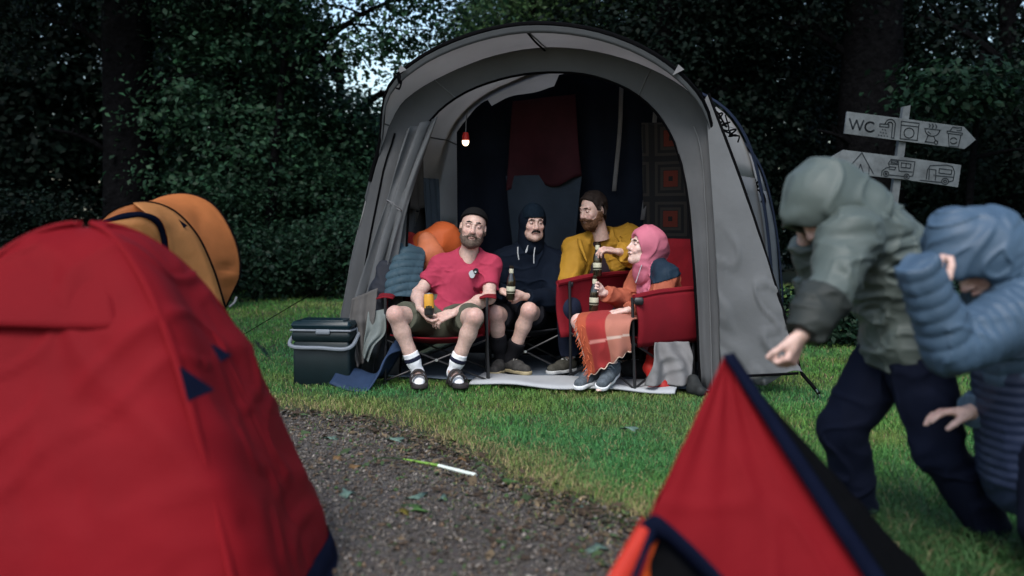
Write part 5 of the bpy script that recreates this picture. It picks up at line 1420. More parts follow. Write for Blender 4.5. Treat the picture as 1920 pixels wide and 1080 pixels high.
    Mu = mat('olive_trainer', (.045, .043, .035), .8, .3, 40, bump=.3); Mso = mat('pale_sole', (.42, .43, .43), .7, .15, 20); Mw = clothes_mat('pale_sock', (.55, .57, .62))
    for s in 'AB':
        an = J['an' + s]; Q = Vol(*bbox([an], .12), .005); Q.cap(an + V(0, 0, .06), an - V(0, 0, .04), .043, .042, .02); P.vol('sock', Q, Mw)
        shoe(P, an, J['to' + s], Mu, Mso, mat('lace_pale', (.45, .45, .42), .8))
    bottle('beer_bottle', 'dark bottle hanging from the raised hand of the man in yellow', at(1120, 518, 6.94), V(.0, .01, 1), h=.235, group='bottles in hands')
p_yellow(); print('p3', time.time() - _t)

# ======================================================== person in the pink hood
def p_pink():
    P = Person('laughing woman in pink hood and terracotta jacket seated under a checked blanket', V(.8, 6.7, .02))
    fr = nrm(V(-.83, -.52, 0))
    J = joints(dict(pel=V(.95, 6.88, .375), che=at(1236, 548, 6.80), nek=at(1226, 500, 6.77), shA=at(1203, 520, 6.93), shB=at(1250, 520, 6.62),
        elA=at(1178, 566, 6.88), elB=at(1230, 574, 6.60), wrA=at(1132, 549, 6.66), wrB=at(1176, 582, 6.46),
        knA=at(1086, 603, 6.56), knB=at(1092, 612, 6.44), anA=at(1113, 694, 6.50), anB=at(1150, 686, 6.42), toA=at(1084, 733, 6.36), toB=at(1122, 736, 6.28)), fr + V(0, 0, .1), hipw=.08)
    J['hiA'] = J['pel'] + V(-.05, .06, 0); J['hiB'] = J['pel'] + V(.03, -.08, 0)
    P.head(at(1208, 462, 6.74), (-.93, -.30, .20), (.22, 0, 1), brow=M_hairb, smile=1.0, mouth=.008, fem=True, jaw=.85, hw=.92, gaze=(-.2, .3), lid=.2)
    hA = (J['wrA'], V(-.75, -.35, .22), V(.15, -.9, .1), True, dict(curl=(68, 70, 72, 74), thumb=30, sc=.95))
    hB = (J['wrB'], V(-.93, -.12, -.12), V(-.05, .1, -1), False, dict(curl=(16, 18, 20, 22), thumb=25, sc=1.0))
    core(P, J, .0048, .90, hands=(hA, hB)); P.finish(M_skinf)
    tc_ = clothes_mat('terracotta_shell', (.34, .095, .055), rough=.6); nv = clothes_mat('navy_shell', (.012, .024, .040), rough=.6); pk = clothes_mat('pink_shell', (.44, .13, .185), rough=.6)
    Q = Vol(*bbox(allpts(J, ['pel', 'che', 'nek', 'shA', 'shB', 'elA', 'elB', 'hiA', 'hiB', 'wrA', 'wrB']), .18), .0055)
    torso(Q, J, .026, .94, .05)
    for s in 'AB': arm(Q, J, s, .024, .95)
    for s in 'AB': endcut(Q, lerp(J['el' + s], J['wr' + s], .92), J['wr' + s] - J['el' + s], .08)
    Q.wrinkle(.006, 10, .045, (1, 1, 1.2), 15); Q.crease(.008, 10, .045, (1, 1, 1.2), 5)
    o = P.vol('jacket', Q, tc_)
    # navy yoke over the shoulder, pink bib down the front: thin layers over the jacket
    Y2 = Vol.__new__(Vol); Y2.lo, Y2.h, Y2.n, Y2.ax = Q.lo, Q.h, Q.n, Q.ax
    X, Y, Z = np.meshgrid(*Q.ax, indexing='ij'); c = J['shB']
    D = Q.D - .006
    yk = np.maximum(-(Z - (c[2] - .012) - .30 * (X - c[0])), 0 * X + (np.sqrt((X - c[0]) ** 2 + (Y - c[1]) ** 2 + (Z - c[2]) ** 2) - .17))
    Y2.D = np.maximum(D, yk).astype(np.float32); P.vol('shoulder_yoke', Y2, nv, parent=o)
    Y3 = Vol.__new__(Vol); Y3.lo, Y3.h, Y3.n, Y3.ax = Q.lo, Q.h, Q.n, Q.ax
    lat = np.abs((X - J['che'][0]) * J['sd'][0] + (Y - J['che'][1]) * J['sd'][1]) - .085
    fwd = -((X - J['che'][0]) * fr[0] + (Y - J['che'][1]) * fr[1])
    arms_ = np.sqrt((X - J['elA'][0]) ** 2 + (Y - J['elA'][1]) ** 2 + (Z - J['elA'][2]) ** 2)
    Y3.D = np.maximum.reduce([Q.D - .007, lat, fwd, .13 - arms_, -fwd - .165, Z - J['nek'][2] - .06]).astype(np.float32); P.vol('pink_front', Y3, pk, parent=o)
    H = Vol((-.17, -.17, -.26), (.17, .21, .17), .004)
    H.ell((0, .030, .035), (.104, .120, .108), None, .02); H.cap((0, .05, .01), (0, .045, -.11), .100, .078, .05); H.cap((0, .045, -.11), (0, .05, -.17), .076, .084, .04); H.ell((0, .115, -.02), (.05, .05, .08), None, .05)
    H.ell((0, -.150, -.030), (.086, .138, .108), None, .015, 's'); H.ell((0, -.02, -.02), (.070, .095, .095), None, .01, 's')
    H.wrinkle(.005, 11, .04, (1, 1, 1), 2); H.crease(.008, 10, .04, (1, 1, 1), 2); P.local('hood', H, pk)
    MB().tube(catmull([at(1203, 497, 6.66), at(1198, 512, 6.64), at(1192, 530, 6.63)], 10), .0028, 5).mesh('drawstring', M_white, P.t)
    Q = Vol(*bbox([J['hiA'], J['hiB'], J['knA'], J['knB'], J['pel']], .15), .006); Q.cap(J['hiA'], J['hiB'], .11, None, .04)
    for s in 'AB': Q.chain([J['hi' + s], lerp(J['hi' + s], J['kn' + s], .8)], [.10, .074], .03)
    P.vol('shorts', Q, nv)
    Mu = mat('grey_trainer', (.075, .090, .105), .75, .3, 50, bump=.3); Mso = mat('white_sole', (.66, .68, .70), .6, .1, 20)
    for s in 'AB':
        shoe(P, J['an' + s], J['to' + s], Mu, Mso, mat('lace_blue', (.35, .40, .45), .8), L=.255, up=nrm(V(.25, .0, 1)) if s == 'B' else V(0, 0, 1))
    bottle('beer_bottle', 'dark bottle with pale label gripped by the woman in the pink hood', at(1113, 584, 6.60), V(.03, -.02, 1), group='bottles in hands')
    return P, J
PK, JP = p_pink(); print('p4', time.time() - _t)
# checked blanket over her lap
def blanket():
    c = (JP['knA'] + JP['knB']) / 2
    m, n, L, b = newmat('checked_wool'); b.inputs['Roughness'].default_value = .95
    uv = N(n, 'ShaderNodeVertexColor'); uv.layer_name = 'Col'; L.new(uv.outputs[0], b.inputs['Base Color'])
    tc = N(n, 'ShaderNodeTexCoord'); nz = N(n, 'ShaderNodeTexNoise'); nz.inputs['Scale'].default_value = 260; L.new(tc.outputs['Object'], nz.inputs[0])
    bp = N(n, 'ShaderNodeBump'); bp.inputs['Strength'].default_value = .5; bp.inputs['Distance'].default_value = .004; L.new(nz.outputs[0], bp.inputs['Height']); L.new(bp.outputs[0], b.inputs['Normal'])
    # rows run from her hips over the knees and down the shins
    lft = catmull([at(1150, 588, 6.78), at(1115, 586, 6.68), at(1086, 590, 6.52), at(1082, 612, 6.38), at(1090, 645, 6.36), at(1098, 675, 6.37), at(1104, 706, 6.37)], 60)
    rgt = catmull([at(1222, 600, 6.52), at(1200, 598, 6.40), at(1184, 602, 6.30), at(1180, 622, 6.27), at(1182, 638, 6.27), at(1184, 650, 6.28), at(1183, 656, 6.30)], 60)
    nn = 46; t = np.linspace(0, 1, nn)[None, :, None]
    P = lft[:, None] * (1 - t) + rgt[:, None] * t
    s = np.linspace(0, 1, 60)[:, None]; tt = t[..., 0]
    P = P + V(0, -1, .15) * (.045 * np.sin(np.pi * tt) * sstep(.2, .5, s) + .014 * np.sin(tt * 16 + s * 3) * sstep(.4, 1, s) + .012 * folds(P[..., 0], P[..., 1], P[..., 2], 9))[..., None]
    P[..., 2] += (.03 * np.sin(np.pi * tt) * sstep(.45, .2, s))
    P[-1, :, 2] += .010 * np.sin(np.linspace(0, 1, nn) * 30)
    P[..., 2] = np.maximum(P[..., 2], .06)
    red, sal, pale, org = V(.27, .018, .018), V(.36, .135, .095), V(.50, .36, .30), V(.33, .060, .024)
    col = np.zeros((60, nn, 3)); col[:] = red
    k = (tt > .52) & (s > -1); col[k] = sal
    col[(tt < .16) & (s > -1)] = org
    st = (np.abs(s - .72 + .05 * tt) < .016); col[st & (tt >= .52)] = pale; col[st & (tt < .52) & (tt > .16)] = V(.55, .20, .17)
    o = mk('checked_blanket', P.reshape(-1, 3), (lambda a, b: np.stack([np.add.outer(np.arange(a-1)*b, np.arange(b-1)), np.add.outer(np.arange(1, a)*b, np.arange(b-1)), np.add.outer(np.arange(1, a)*b, np.arange(1, b)), np.add.outer(np.arange(a-1)*b, np.arange(1, b))], -1).reshape(-1, 4))(60, nn), m, None, org=c * V(1, 1, 0), col=col.reshape(-1, 3))
    md = o.modifiers.new('thick', 'SOLIDIFY'); md.thickness = .009; md.offset = 0
    tag(o, 'red and salmon checked wool blanket draped over the knees of the woman in pink', 'blanket')
    # fringe along the left edge and the hem
    mfr = mat('fringe_yarn', (.52, .13, .06), .95, .2, 40); mb = MB(); r = random.Random(4)
    for i in range(10, 60):
        p = P[i, 0]; e = p + V(-.018 + r.uniform(-.012, .012), -.012, -.030 + r.uniform(-.02, .01)); mb.tube([p, (p + e) / 2 + V(r.uniform(-.01, .01), -.01, 0), e], [.0022, .0022, .0014], 4)
        if i % 2 == 0:
            p = P[i, 2 + r.randrange(4)] + V(0, -.006, 0); e = p + V(r.uniform(-.03, .03), -.008, r.uniform(-.05, -.01)); mb.tube([p, (p + e) / 2 + V(0, -.008, 0), e], [.0022, .0022, .0014], 4)
    tag(mb.mesh('fringe', mfr, o), kind='stuff')
    m2 = MB(); C = P[-1] + V(0, -.004, -.002); m2.tube(C, .0035, 5); m2.mesh('hem_edge', mat('hem_cream', (.55, .42, .34), .9), o)
blanket()

# ======================================================== the two people running past on the right
def p_olive():
    P = Person('stooping person in hooded olive rain jacket and navy trousers running past', V(1.25, 3.4, 0))
    J = joints(dict(pel=at(1696, 632, 3.46), che=at(1650, 480, 3.42), nek=at(1592, 408, 3.38), shA=at(1596, 446, 3.20), shB=at(1592, 446, 3.58),
        elA=at(1552, 556, 3.08), elB=at(1528, 530, 3.62), wrA=at(1504, 626, 3.02), wrB=at(1508, 452, 3.50),
        knA=at(1762, 846, 3.30), knB=at(1578, 802, 3.52), anA=at(1868, 1008, 3.36), anB=at(1612, 962, 3.60), toA=at(1812, 1062, 3.28), toB=at(1548, 992, 3.52)), (-.80, 0, -.55), hipw=.095)
    J['hiA'] = J['pel'] + V(0, -.10, -.03); J['hiB'] = J['pel'] + V(0, .09, -.03); J['sd'] = V(0, 1, 0)
    P.head(at(1546, 384, 3.32), (-.62, -.05, -.78), (-.60, 0, .8), brow=M_hairb)
    hA = (J['wrA'], V(-.40, -.1, -.9), V(-.5, .5, .3), False, dict(curl=(66, 68, 70, 72), thumb=25, sc=1.0))
    hB = (J['wrB'], V(-.35, -.15, .85), V(.6, -.3, .2), True, dict(curl=(70, 72, 74, 76), thumb=25))
    core(P, J, .0055, 1.0, hands=(hA, hB)); P.finish(M_skin)
    jk = mat('olive_rain_shell', (.060, .077, .070), .6, .10, 5, bump=.25, bscale=30, bdist=.005, spec=.4)
    Q = Vol(*bbox(allpts(J, ['pel', 'che', 'nek', 'shA', 'shB', 'elA', 'elB', 'hiA', 'hiB', 'wrA', 'wrB']), .22), .0055)
    Q.cap(J['hiA'], J['hiB'], .115, None, .06); Q.chain([J['pel'], lerp(J['pel'], J['che'], .5) + V(.02, 0, .01), J['che']], [.122, .135, .140], .06, V(0, 1, 0), 1.15)
    Q.chain([J['che'], lerp(J['che'], J['nek'], .6), J['nek']], [.132, .11, .09], .06, V(0, 1, 0), 1.25)
    for s in 'AB':
        Q.cap(lerp(J['nek'], J['sh' + s], .3), J['sh' + s], .085, .088, .05)
        Q.chain([J['sh' + s], lerp(J['sh' + s], J['el' + s], .5), J['el' + s]], [.074, .067, .057], .04); Q.chain([J['el' + s], lerp(J['el' + s], J['wr' + s], .6), J['wr' + s]], [.056, .048, .040], .03)
        endcut(Q, lerp(J['el' + s], J['wr' + s], .93), J['wr' + s] - J['el' + s], .10)
    Q.plane(J['pel'] + V(-.02, 0, -.085), nrm(J['pel'] - J['che']) + V(-.1, 0, -.2))
    Q.wrinkle(.010, 7.5, .05, (1.0, .7, 1.9), 3); Q.crease(.010, 7, .05, (.8, .8, 1.8), 4); Q.crease(.005, 15, .05, (1, 1, 1.3), 8)
    o = P.vol('jacket', Q, jk)
    Z3 = Vol.__new__(Vol); Z3.lo, Z3.h, Z3.n, Z3.ax = Q.lo, Q.h, Q.n, Q.ax
    X, Y, Z = np.meshgrid(*Q.ax, indexing='ij'); e = lerp(J['elA'], J['wrA'], .0); a_ = nrm(J['wrA'] - J['elA'])
    dd = -((X - e[0]) * a_[0] + (Y - e[1]) * a_[1] + (Z - e[2]) * a_[2]); rr = np.sqrt((X - e[0]) ** 2 + (Y - e[1]) ** 2 + (Z - e[2]) ** 2) - .30
    Z3.D = np.maximum.reduce([Q.D - .006, dd, rr, (Y - J['elA'][1] - .12)]).astype(np.float32); P.vol('dark_cuff', Z3, mat('dark_olive_shell', (.020, .024, .022), .6, .1, 6), parent=o)
    H = Vol((-.19, -.21, -.28), (.19, .24, .20), .005)
    H.ell((0, .02, .030), (.108, .118, .100), None, .03); H.cap((0, .035, .01), (0, .06, -.10), .106, .100, .05); H.cap((0, -.02, .030), (0, -.055, .020), .090, .082, .05)
    H.ell((0, -.19, -.05), (.085, .125, .125), None, .02, 's'); H.ell((0, -.04, -.02), (.080, .10, .11), None, .01, 's'); H.wrinkle(.006, 8, .05, seed=5); H.crease(.009, 8, .05, (1, 1, 1.4), 5)
    P.local('hood', H, jk)
    tr = clothes_mat('dark_navy_trousers', (.0035, .0055, .015))
    Q = Vol(*bbox(allpts(J, ['pel', 'hiA', 'hiB', 'knA', 'knB', 'anA', 'anB']), .16), .006); Q.cap(J['hiA'], J['hiB'], .105, None, .05); Q.cap(J['pel'], J['pel'] + V(0, 0, .05), .115, .115, .04)
    for s in 'AB': leg(Q, J, s, .012, 1.0); Q.chain([J['hi' + s], J['kn' + s], lerp(J['kn' + s], J['an' + s], .9)], [.098, .072, .060], .03)
    for s in 'AB': endcut(Q, lerp(J['kn' + s], J['an' + s], .93), J['an' + s] - J['kn' + s], .12)
    Q.wrinkle(.006, 8, .05, seed=9); Q.crease(.008, 9, .05, (1, 1, 1), 3); P.vol('trousers', Q, tr)
    Mu = mat('dark_boot', (.02, .02, .022), .7, .3, 30); Mso = mat('boot_sole', (.012, .012, .012), .8, .2, 20)
    shoe(P, J['anA'], J['toA'], Mu, Mso, M_black); shoe(P, J['anB'], J['toB'], Mu, Mso, M_black)
p_olive(); print('p5', time.time() - _t)
def p_blue():
    P = Person('crouching person in hooded blue puffer jacket at the right edge, one forearm raised', V(1.55, 3.0, 0))
    J = joints(dict(pel=at(1945, 800, 3.12), che=at(1925, 640, 3.08), nek=at(1880, 545, 3.04), shA=at(1915, 588, 2.86), shB=at(1900, 580, 3.24),
        elA=at(1782, 655, 2.76), elB=at(1895, 745, 3.22), wrA=at(1746, 562, 2.72), wrB=at(1822, 772, 3.12),
        knA=at(1975, 985, 2.92), knB=at(2040, 960, 3.15), anA=at(1985, 1085, 3.12), anB=at(2110, 1075, 3.25), toA=at(1925, 1112, 3.05), toB=at(2060, 1100, 3.15)), (-.93, -.1, -.25), hipw=.095)
    J['hiA'] = J['pel'] + V(0, -.10, -.03); J['hiB'] = J['pel'] + V(0, .09, -.03); J['sd'] = V(0, 1, 0)
    P.head(at(1846, 480, 2.98), (-.75, -.15, -.65), (-.35, 0, .9), brow=M_hairb)
    hA = (J['wrA'], V(-.1, .05, 1), V(.6, .6, 0), False, dict(curl=(60, 62, 64, 66), thumb=25))
    hB = (J['wrB'], V(-.95, -.1, .02), V(0, -.2, -1), True, dict(curl=(20, 22, 24, 26), thumb=25))
    core(P, J, .006, 1.0, hands=(hA, hB)); P.finish(M_skin)
    jk = mat('blue_puffer', (.036, .068, .108), .6, .12, 5, bump=.3, bscale=28, bdist=.006, spec=.45); jd = mat('navy_puffer', (.009, .016, .042), .55, .12, 5, bump=.3, bscale=28, bdist=.006, spec=.45)
    Q = Vol(*bbox(allpts(J, ['che', 'nek', 'shA', 'shB', 'elA', 'elB', 'wrA', 'wrB']), .24), .005)
    Q.cap(J['che'] + V(0, 0, -.06), J['nek'], .150, .105, .02, V(0, 1, 0), 1.15, rib=.007, nrib=6)
    for s in 'AB':
        w2 = lerp(J['el' + s], J['wr' + s], 1.80 if s == 'A' else 1.05)
        Q.cap(lerp(J['nek'], J['sh' + s], .2), J['sh' + s], .085, .085, .03, rib=.008, nrib=2); Q.cap(J['sh' + s], J['el' + s], .084, .074, .006, rib=.007, nrib=8); Q.cap(J['el' + s], w2, .072, .046, .006, rib=.006, nrib=7)
        endcut(Q, lerp(J['el' + s], w2, .96), J['wr' + s] - J['el' + s], .10)
    Q.wrinkle(.004, 15, .04, (1, 1, .8), 3); Q.crease(.006, 13, .04, (1, 1, .7), 3); o = P.vol('jacket', Q, jk)
    Q = Vol(*bbox(allpts(J, ['pel', 'che', 'hiA', 'hiB']), .24), .006)
    a, b = J['pel'] + V(0, 0, -.14), J['che'] + V(0, 0, -.06)
    Q.cap(a, b, .160, .150, .02, V(0, 1, 0), 1.1, rib=.008, nrib=12); Q.wrinkle(.004, 14, .04, (1, 1, .7), 6); P.vol('jacket_skirt', Q, jd)
    H = Vol((-.20, -.22, -.30), (.20, .25, .21), .005)
    H.cap((0, .08, -.16), (0, -.035, .10), .112, .085, .01, V(1, 0, 0), 1.04, rib=.009, nrib=7); H.ell((0, .01, .02), (.122, .132, .120), None, .02); H.cap((0, -.05, .065), (0, -.085, .05), .080, .080, .03)
    H.ell((0, -.20, -.05), (.085, .130, .125), None, .02, 's'); H.ell((0, -.045, -.02), (.080, .10, .11), None, .01, 's'); H.wrinkle(.005, 12, .05, (1, 1, 1.5), 5); H.crease(.008, 10, .05, (1, 1, 1.5), 5)
    P.local('hood', H, jk)
    tr = clothes_mat('blue_black_trousers', (.0035, .005, .013))
    Q = Vol(*bbox(allpts(J, ['pel', 'hiA', 'hiB', 'knA', 'knB', 'anA', 'anB']), .16), .006); Q.cap(J['hiA'], J['hiB'], .13, None, .05)
    for s in 'AB': Q.chain([J['hi' + s], J['kn' + s], lerp(J['kn' + s], J['an' + s], .9)], [.115, .085, .068], .03)
    Q.wrinkle(.008, 8, .05, seed=12); P.vol('trousers', Q, tr)
    Mu = mat('navy_boot', (.016, .018, .03), .7, .3, 30); Mso = mat('boot_sole_dark', (.012, .012, .012), .8, .2, 20)
    shoe(P, J['anA'], J['toA'], Mu, Mso, M_black); shoe(P, J['anB'], J['toB'], Mu, Mso, M_black)
p_blue(); print('people', time.time() - _t)
# ------------------------------------------------------------------ camp chairs, bedding, small things
def chair_frame(c, face):
    f = nrm(V(*face, 0)); r = np.cross(f, V(0, 0, 1)) * -1      # r: to the sitter's left seen from behind -> world side
    return lambda x, y, z: c + r * x - f * y + V(0, 0, z)        # x side, y backwards, z up
def camp_chair(c, face, label, fab, group, hw=.29, seat_z=.36, arm_z=.60, back_z=.88, pads=False, dark=None, lift=(0, 0)):
    t = thing('camp_chair', label, 'chair', c, group); G = chair_frame(c, face)
    ss = np.linspace(-1, 1, 13)
    # seat
    P = [[G(x * hw * .92, y, seat_z - .055 * (1 - x * x) * (1 - ((y + .02) / .30) ** 2) - .06 * (y + .24) / .5) for x in ss] for y in np.linspace(-.25, .24, 11)]
    sheet('seat', P, fab, t, thick=.010)
    P = [[G(x * hw * (.95 - .05 * z), .23 + .16 * z + .045 * (1 - x * x), seat_z - .06 + (back_z - seat_z + .06) * z) for x in ss] for z in np.linspace(0, 1, 12)]
    sheet('backrest', P, fab, t, thick=.014)
    for i, s in enumerate((-1, 1)):
        az = arm_z + lift[i]
        if pads:
            # deep side panel rising to a padded arm
            P = []
            y0 = -.36 if s < 0 else -.27
            for y in np.linspace(y0, .30, 14):
                top = az + .03 * math.sin((y + .27) * 5) + .10 * max(0, y - .05)
                P.append([G(s * (hw + .015 + .03 * math.sin(q * 3.1)), y + .03 * (1 - q), seat_z - .06 + (top - seat_z + .06) * q) for q in np.linspace(0, 1, 10)])
            sheet('side_panel', P, fab, t, thick=.016)
            C = [G(s * (hw + .015), y, az + .03 * math.sin((y + .27) * 5) + .10 * max(0, y - .05)) for y in np.linspace(y0, .30, 12)]
            m_ = MB(); m_.tube(C, .020, 8); m_.mesh('armrest', fab, t)
            MB().box(G(s * (hw + .035), -.25, az - .02), .030, .030, .022, None, .01).mesh('arm_bracket', M_frame, t)
        else:
            P = [[G(s * (hw + .005) + x * .055, y, az + .02 + .05 * (y + .1) - .010 * abs(x) ** 2 + .012 * math.sin(y * 9)) for x in np.linspace(-1, 1, 7)] for y in np.linspace(-.27, .28, 12)]
            sheet('armrest', P, fab, t, thick=.010)
            P = [[G(s * (hw + .01), y, lerp(seat_z - .02, az, q)) for q in np.linspace(0, 1, 6)] for y in np.linspace(-.10, .26, 8)]
            sheet('side_panel', P, fab, t, thick=.008)
        fz, bz = .012, .012
        MB().tube([G(s * hw, -.27, az), G(s * hw, -.26, seat_z), G(s * (hw + .01), -.25, fz)], .010, 8).mesh('front_leg', M_frame, t)
        MB().tube([G(s * hw * .95, .40, back_z), G(s * hw, .25, seat_z), G(s * hw, .27, fz)], .010, 8).mesh('back_leg', M_frame, t)
        MB().tube([G(s * hw, -.25, .03), G(s * hw, .25, seat_z - .04)], .008, 7).mesh('side_brace', M_frame, t)
        MB().tube([G(s * hw, .25, .03), G(s * hw, -.25, seat_z - .04)], .008, 7).mesh('side_brace', M_frame, t)
        MB().tube([G(s * hw, -.26, .04), G(-s * hw, -.255, seat_z - .03)], .007, 7).mesh('front_brace', M_frame, t)
        MB().tube([G(s * hw, .27, .04), G(-s * hw, .26, seat_z - .03)], .007, 7).mesh('back_brace', M_frame, t)
        for y in (-.25, .27): MB().box(G(s * (hw + .004), y, .012), .02, .02, .012, None, .006).mesh('foot', M_frame, t)
    MB().lathe([(.001, -.006), (.010, -.006), (.010, .006), (.001, .006)], G(0, -.262, (.04 + seat_z - .03) / 2), (0, -1, 0), 10).mesh('rivet', M_alu, t)
    return t
GRP = 'folding camp chairs'
camp_chair(V(-.505, 6.93, 0), (.02, -1), 'red folding camp chair under the man in the raspberry T-shirt', M_redch, GRP, hw=.335, seat_z=.34, arm_z=.59, back_z=.80)
camp_chair(V(.80, 6.78, 0), (-.83, -.55), 'high sided red camp chair holding the woman in the pink hood', M_redch, GRP, hw=.33, seat_z=.36, arm_z=.615, back_z=.97, pads=True, lift=(.07, .0))
M_dk = mat('black_chair_cloth', (.012, .012, .015), .8, .15, 20, weave=500)
camp_chair(V(.10, 7.36, 0), (-.02, -1), 'black folding camp chair under the man in the navy hoodie', M_dk, GRP, hw=.27, seat_z=.34, arm_z=.50, back_z=.74)
camp_chair(V(.68, 7.46, 0), (-.15, -1), 'black folding camp chair under the man in the yellow jacket', M_dk, GRP, hw=.27, seat_z=.34, arm_z=.48, back_z=.72)
# quilted teal blanket over the chair arm
def quilt():
    n, m = 60, 30; P = np.zeros((n, m, 3))
    tl, tr_ = at(735, 452, 7.12), at(800, 470, 7.12); bl, br = at(722, 560, 6.86), at(790, 560, 6.90)
    for i in range(n):
        s = i / (n - 1); L_, R_ = lerp(tl, bl, s), lerp(tr_, br, s)
        for j in range(m):
            q = j / (m - 1); p = lerp(L_, R_, q)
            wave = (s * 7 + q * 1.2) % 1.0; cell = (q * 2.2 + s * .6) % 1.0
            bul = .022 * math.sqrt(abs(math.sin(math.pi * wave))) * (.55 + .45 * math.sqrt(abs(math.sin(math.pi * cell))))
            P[i, j] = p + V(-.1, -1, .3) * (bul + .05 * math.sin(math.pi * q) + .03 * math.sin(math.pi * s))
    tag(sheet('quilted_blanket', P, mat('teal_quilt', (.032, .062, .082), .6, .15, 8, bump=.2, bscale=40), None, org=(bl + br) / 2, thick=.012), 'slate teal quilted blanket over the arm of the raspberry shirt man\'s chair', 'blanket')
quilt()
def bag():
    c = at(815, 462, 7.22); t = thing('sleeping_bag', 'rumpled orange and red sleeping bag behind the man in raspberry', 'sleeping bag', c)
    Mo = mat('orange_bag', (.42, .085, .022), .6, .15, 6, bump=.3, bscale=20); Mr = mat('red_bag', (.30, .022, .020), .6, .15, 6, bump=.3, bscale=20); Mp = mat('salmon_bag', (.40, .12, .055), .6, .15, 6, bump=.3, bscale=20)
    for nm, pts, rs, m, sd in (('orange_half', [at(800, 465, 7.24), at(830, 452, 7.30), at(858, 470, 7.34)], [.12, .13, .09], Mo, 1), ('red_half', [at(768, 455, 7.28), at(782, 470, 7.24), at(800, 490, 7.2)], [.075, .09, .10], Mr, 2), ('salmon_panel', [at(800, 452, 7.17), at(805, 478, 7.13), at(822, 505, 7.15)], [.07, .085, .09], Mp, 3)):
        Q = Vol(*bbox(pts, .20), .006); Q.chain(pts, rs, .04, V(0, 1, 0), .7); Q.wrinkle(.010, 8, .05, seed=sd); v, q = Q.mesh(0, 1); mk(nm, v, q, m, t)
bag()
# dark rucksack and clothes by the left curtain
def lump(name, label, cat, pts, rs, m, seed, ratio=.7, wr=.010, k=.04, clip=None):
    Q = Vol(*bbox(pts, max(rs) + .08), .006); Q.chain(pts, rs, k, V(0, 1, 0), ratio); Q.wrinkle(wr, 8, .05, seed=seed); Q.plane(V(0, 0, .012), (0, 0, -1))
    v, q = Q.mesh(0, 1); return tag(mk(name, v, q, m, None, org=np.array(pts).mean(0)), label, cat)
lump('rucksack', 'dark rucksack squeezed between the left curtain and the red chair', 'bag', [at(722, 500, 6.95), at(715, 545, 6.92), at(712, 590, 6.92)], [.05, .07, .06], mat('dark_pack', (.015, .017, .024), .7, .2, 10), 3)
def drape(name, label, cat, L0, R0, m, seed, fold=.02, fr=14, n=26, k=30):
    L_ = catmull(L0, k); R_ = catmull(R0, k); t = np.linspace(0, 1, n)[None, :, None]; s = np.linspace(0, 1, k)[:, None]
    P = L_[:, None] * (1 - t) + R_[:, None] * t
    P = P + V(.15, -1, 0) * (fold * (.3 + .7 * s) * np.sin(t[..., 0] * fr + seed + 2 * np.sin(s * 3 + seed)) + .012 * folds(P[..., 0] + seed, P[..., 1], P[..., 2], 7))[..., None]
    P[..., 2] = np.maximum(P[..., 2], .015)
    return tag(sheet(name, P, m, None, org=P.reshape(-1, 3).mean(0), thick=.006), label, cat)
drape('grey_coat', 'grey brown coat hanging over the left tent curtain above the cool box', 'coat', [at(660, 560, 6.72), at(655, 620, 6.70), at(668, 690, 6.70)], [at(708, 540, 6.68), at(702, 600, 6.66), at(692, 650, 6.66), at(686, 676, 6.66)], mat('taupe_cloth', (.085, .080, .076), .85, .2, 6), 1, .028, 12)
drape('pale_jacket', 'pale grey green jacket slumped between the red chair and the navy mat', 'jacket', [at(690, 585, 6.68), at(684, 630, 6.62), at(680, 668, 6.58)], [at(722, 580, 6.66), at(722, 625, 6.60), at(700, 650, 6.56), at(690, 678, 6.55)], mat('sage_cloth', (.13, .148, .142), .85, .2, 6), 4, .03, 9)
drape('grey_jacket', 'light grey jacket hanging from the back of the woman\'s red chair', 'jacket', [at(1228, 642, 6.42), at(1222, 680, 6.36), at(1208, 722, 6.32)], [at(1290, 640, 6.55), at(1300, 680, 6.45), at(1298, 722, 6.38)], mat('ash_cloth', (.15, .148, .15), .85, .15, 6), 2, .045, 11)
lump('red_bag', 'crumpled red bag on the ground under the woman\'s chair', 'bag', [at(1226, 650, 6.62), at(1218, 690, 6.52), at(1232, 722, 6.42), at(1245, 728, 6.40)], [.03, .035, .045, .04], mat('red_nylon', (.30, .015, .012), .5, .15, 8), 6, .8)
lump('boot', 'single dark boot with pale trim by the right tent pole', 'boot', [at(1300, 712, 6.36), at(1302, 728, 6.33), at(1314, 734, 6.24)], [.035, .04, .035], mat('boot_dark', (.02, .022, .022), .7, .3, 20), 7, .9, .004)
lump('spare_shoes', 'dark folded clothing on the floor behind the woman\'s chair', 'clothes', [at(1180, 690, 6.75), at(1215, 695, 6.8), at(1240, 690, 6.8)], [.05, .06, .05], mat('dark_clothing', (.016, .016, .018), .85, .3, 8), 8, .9)
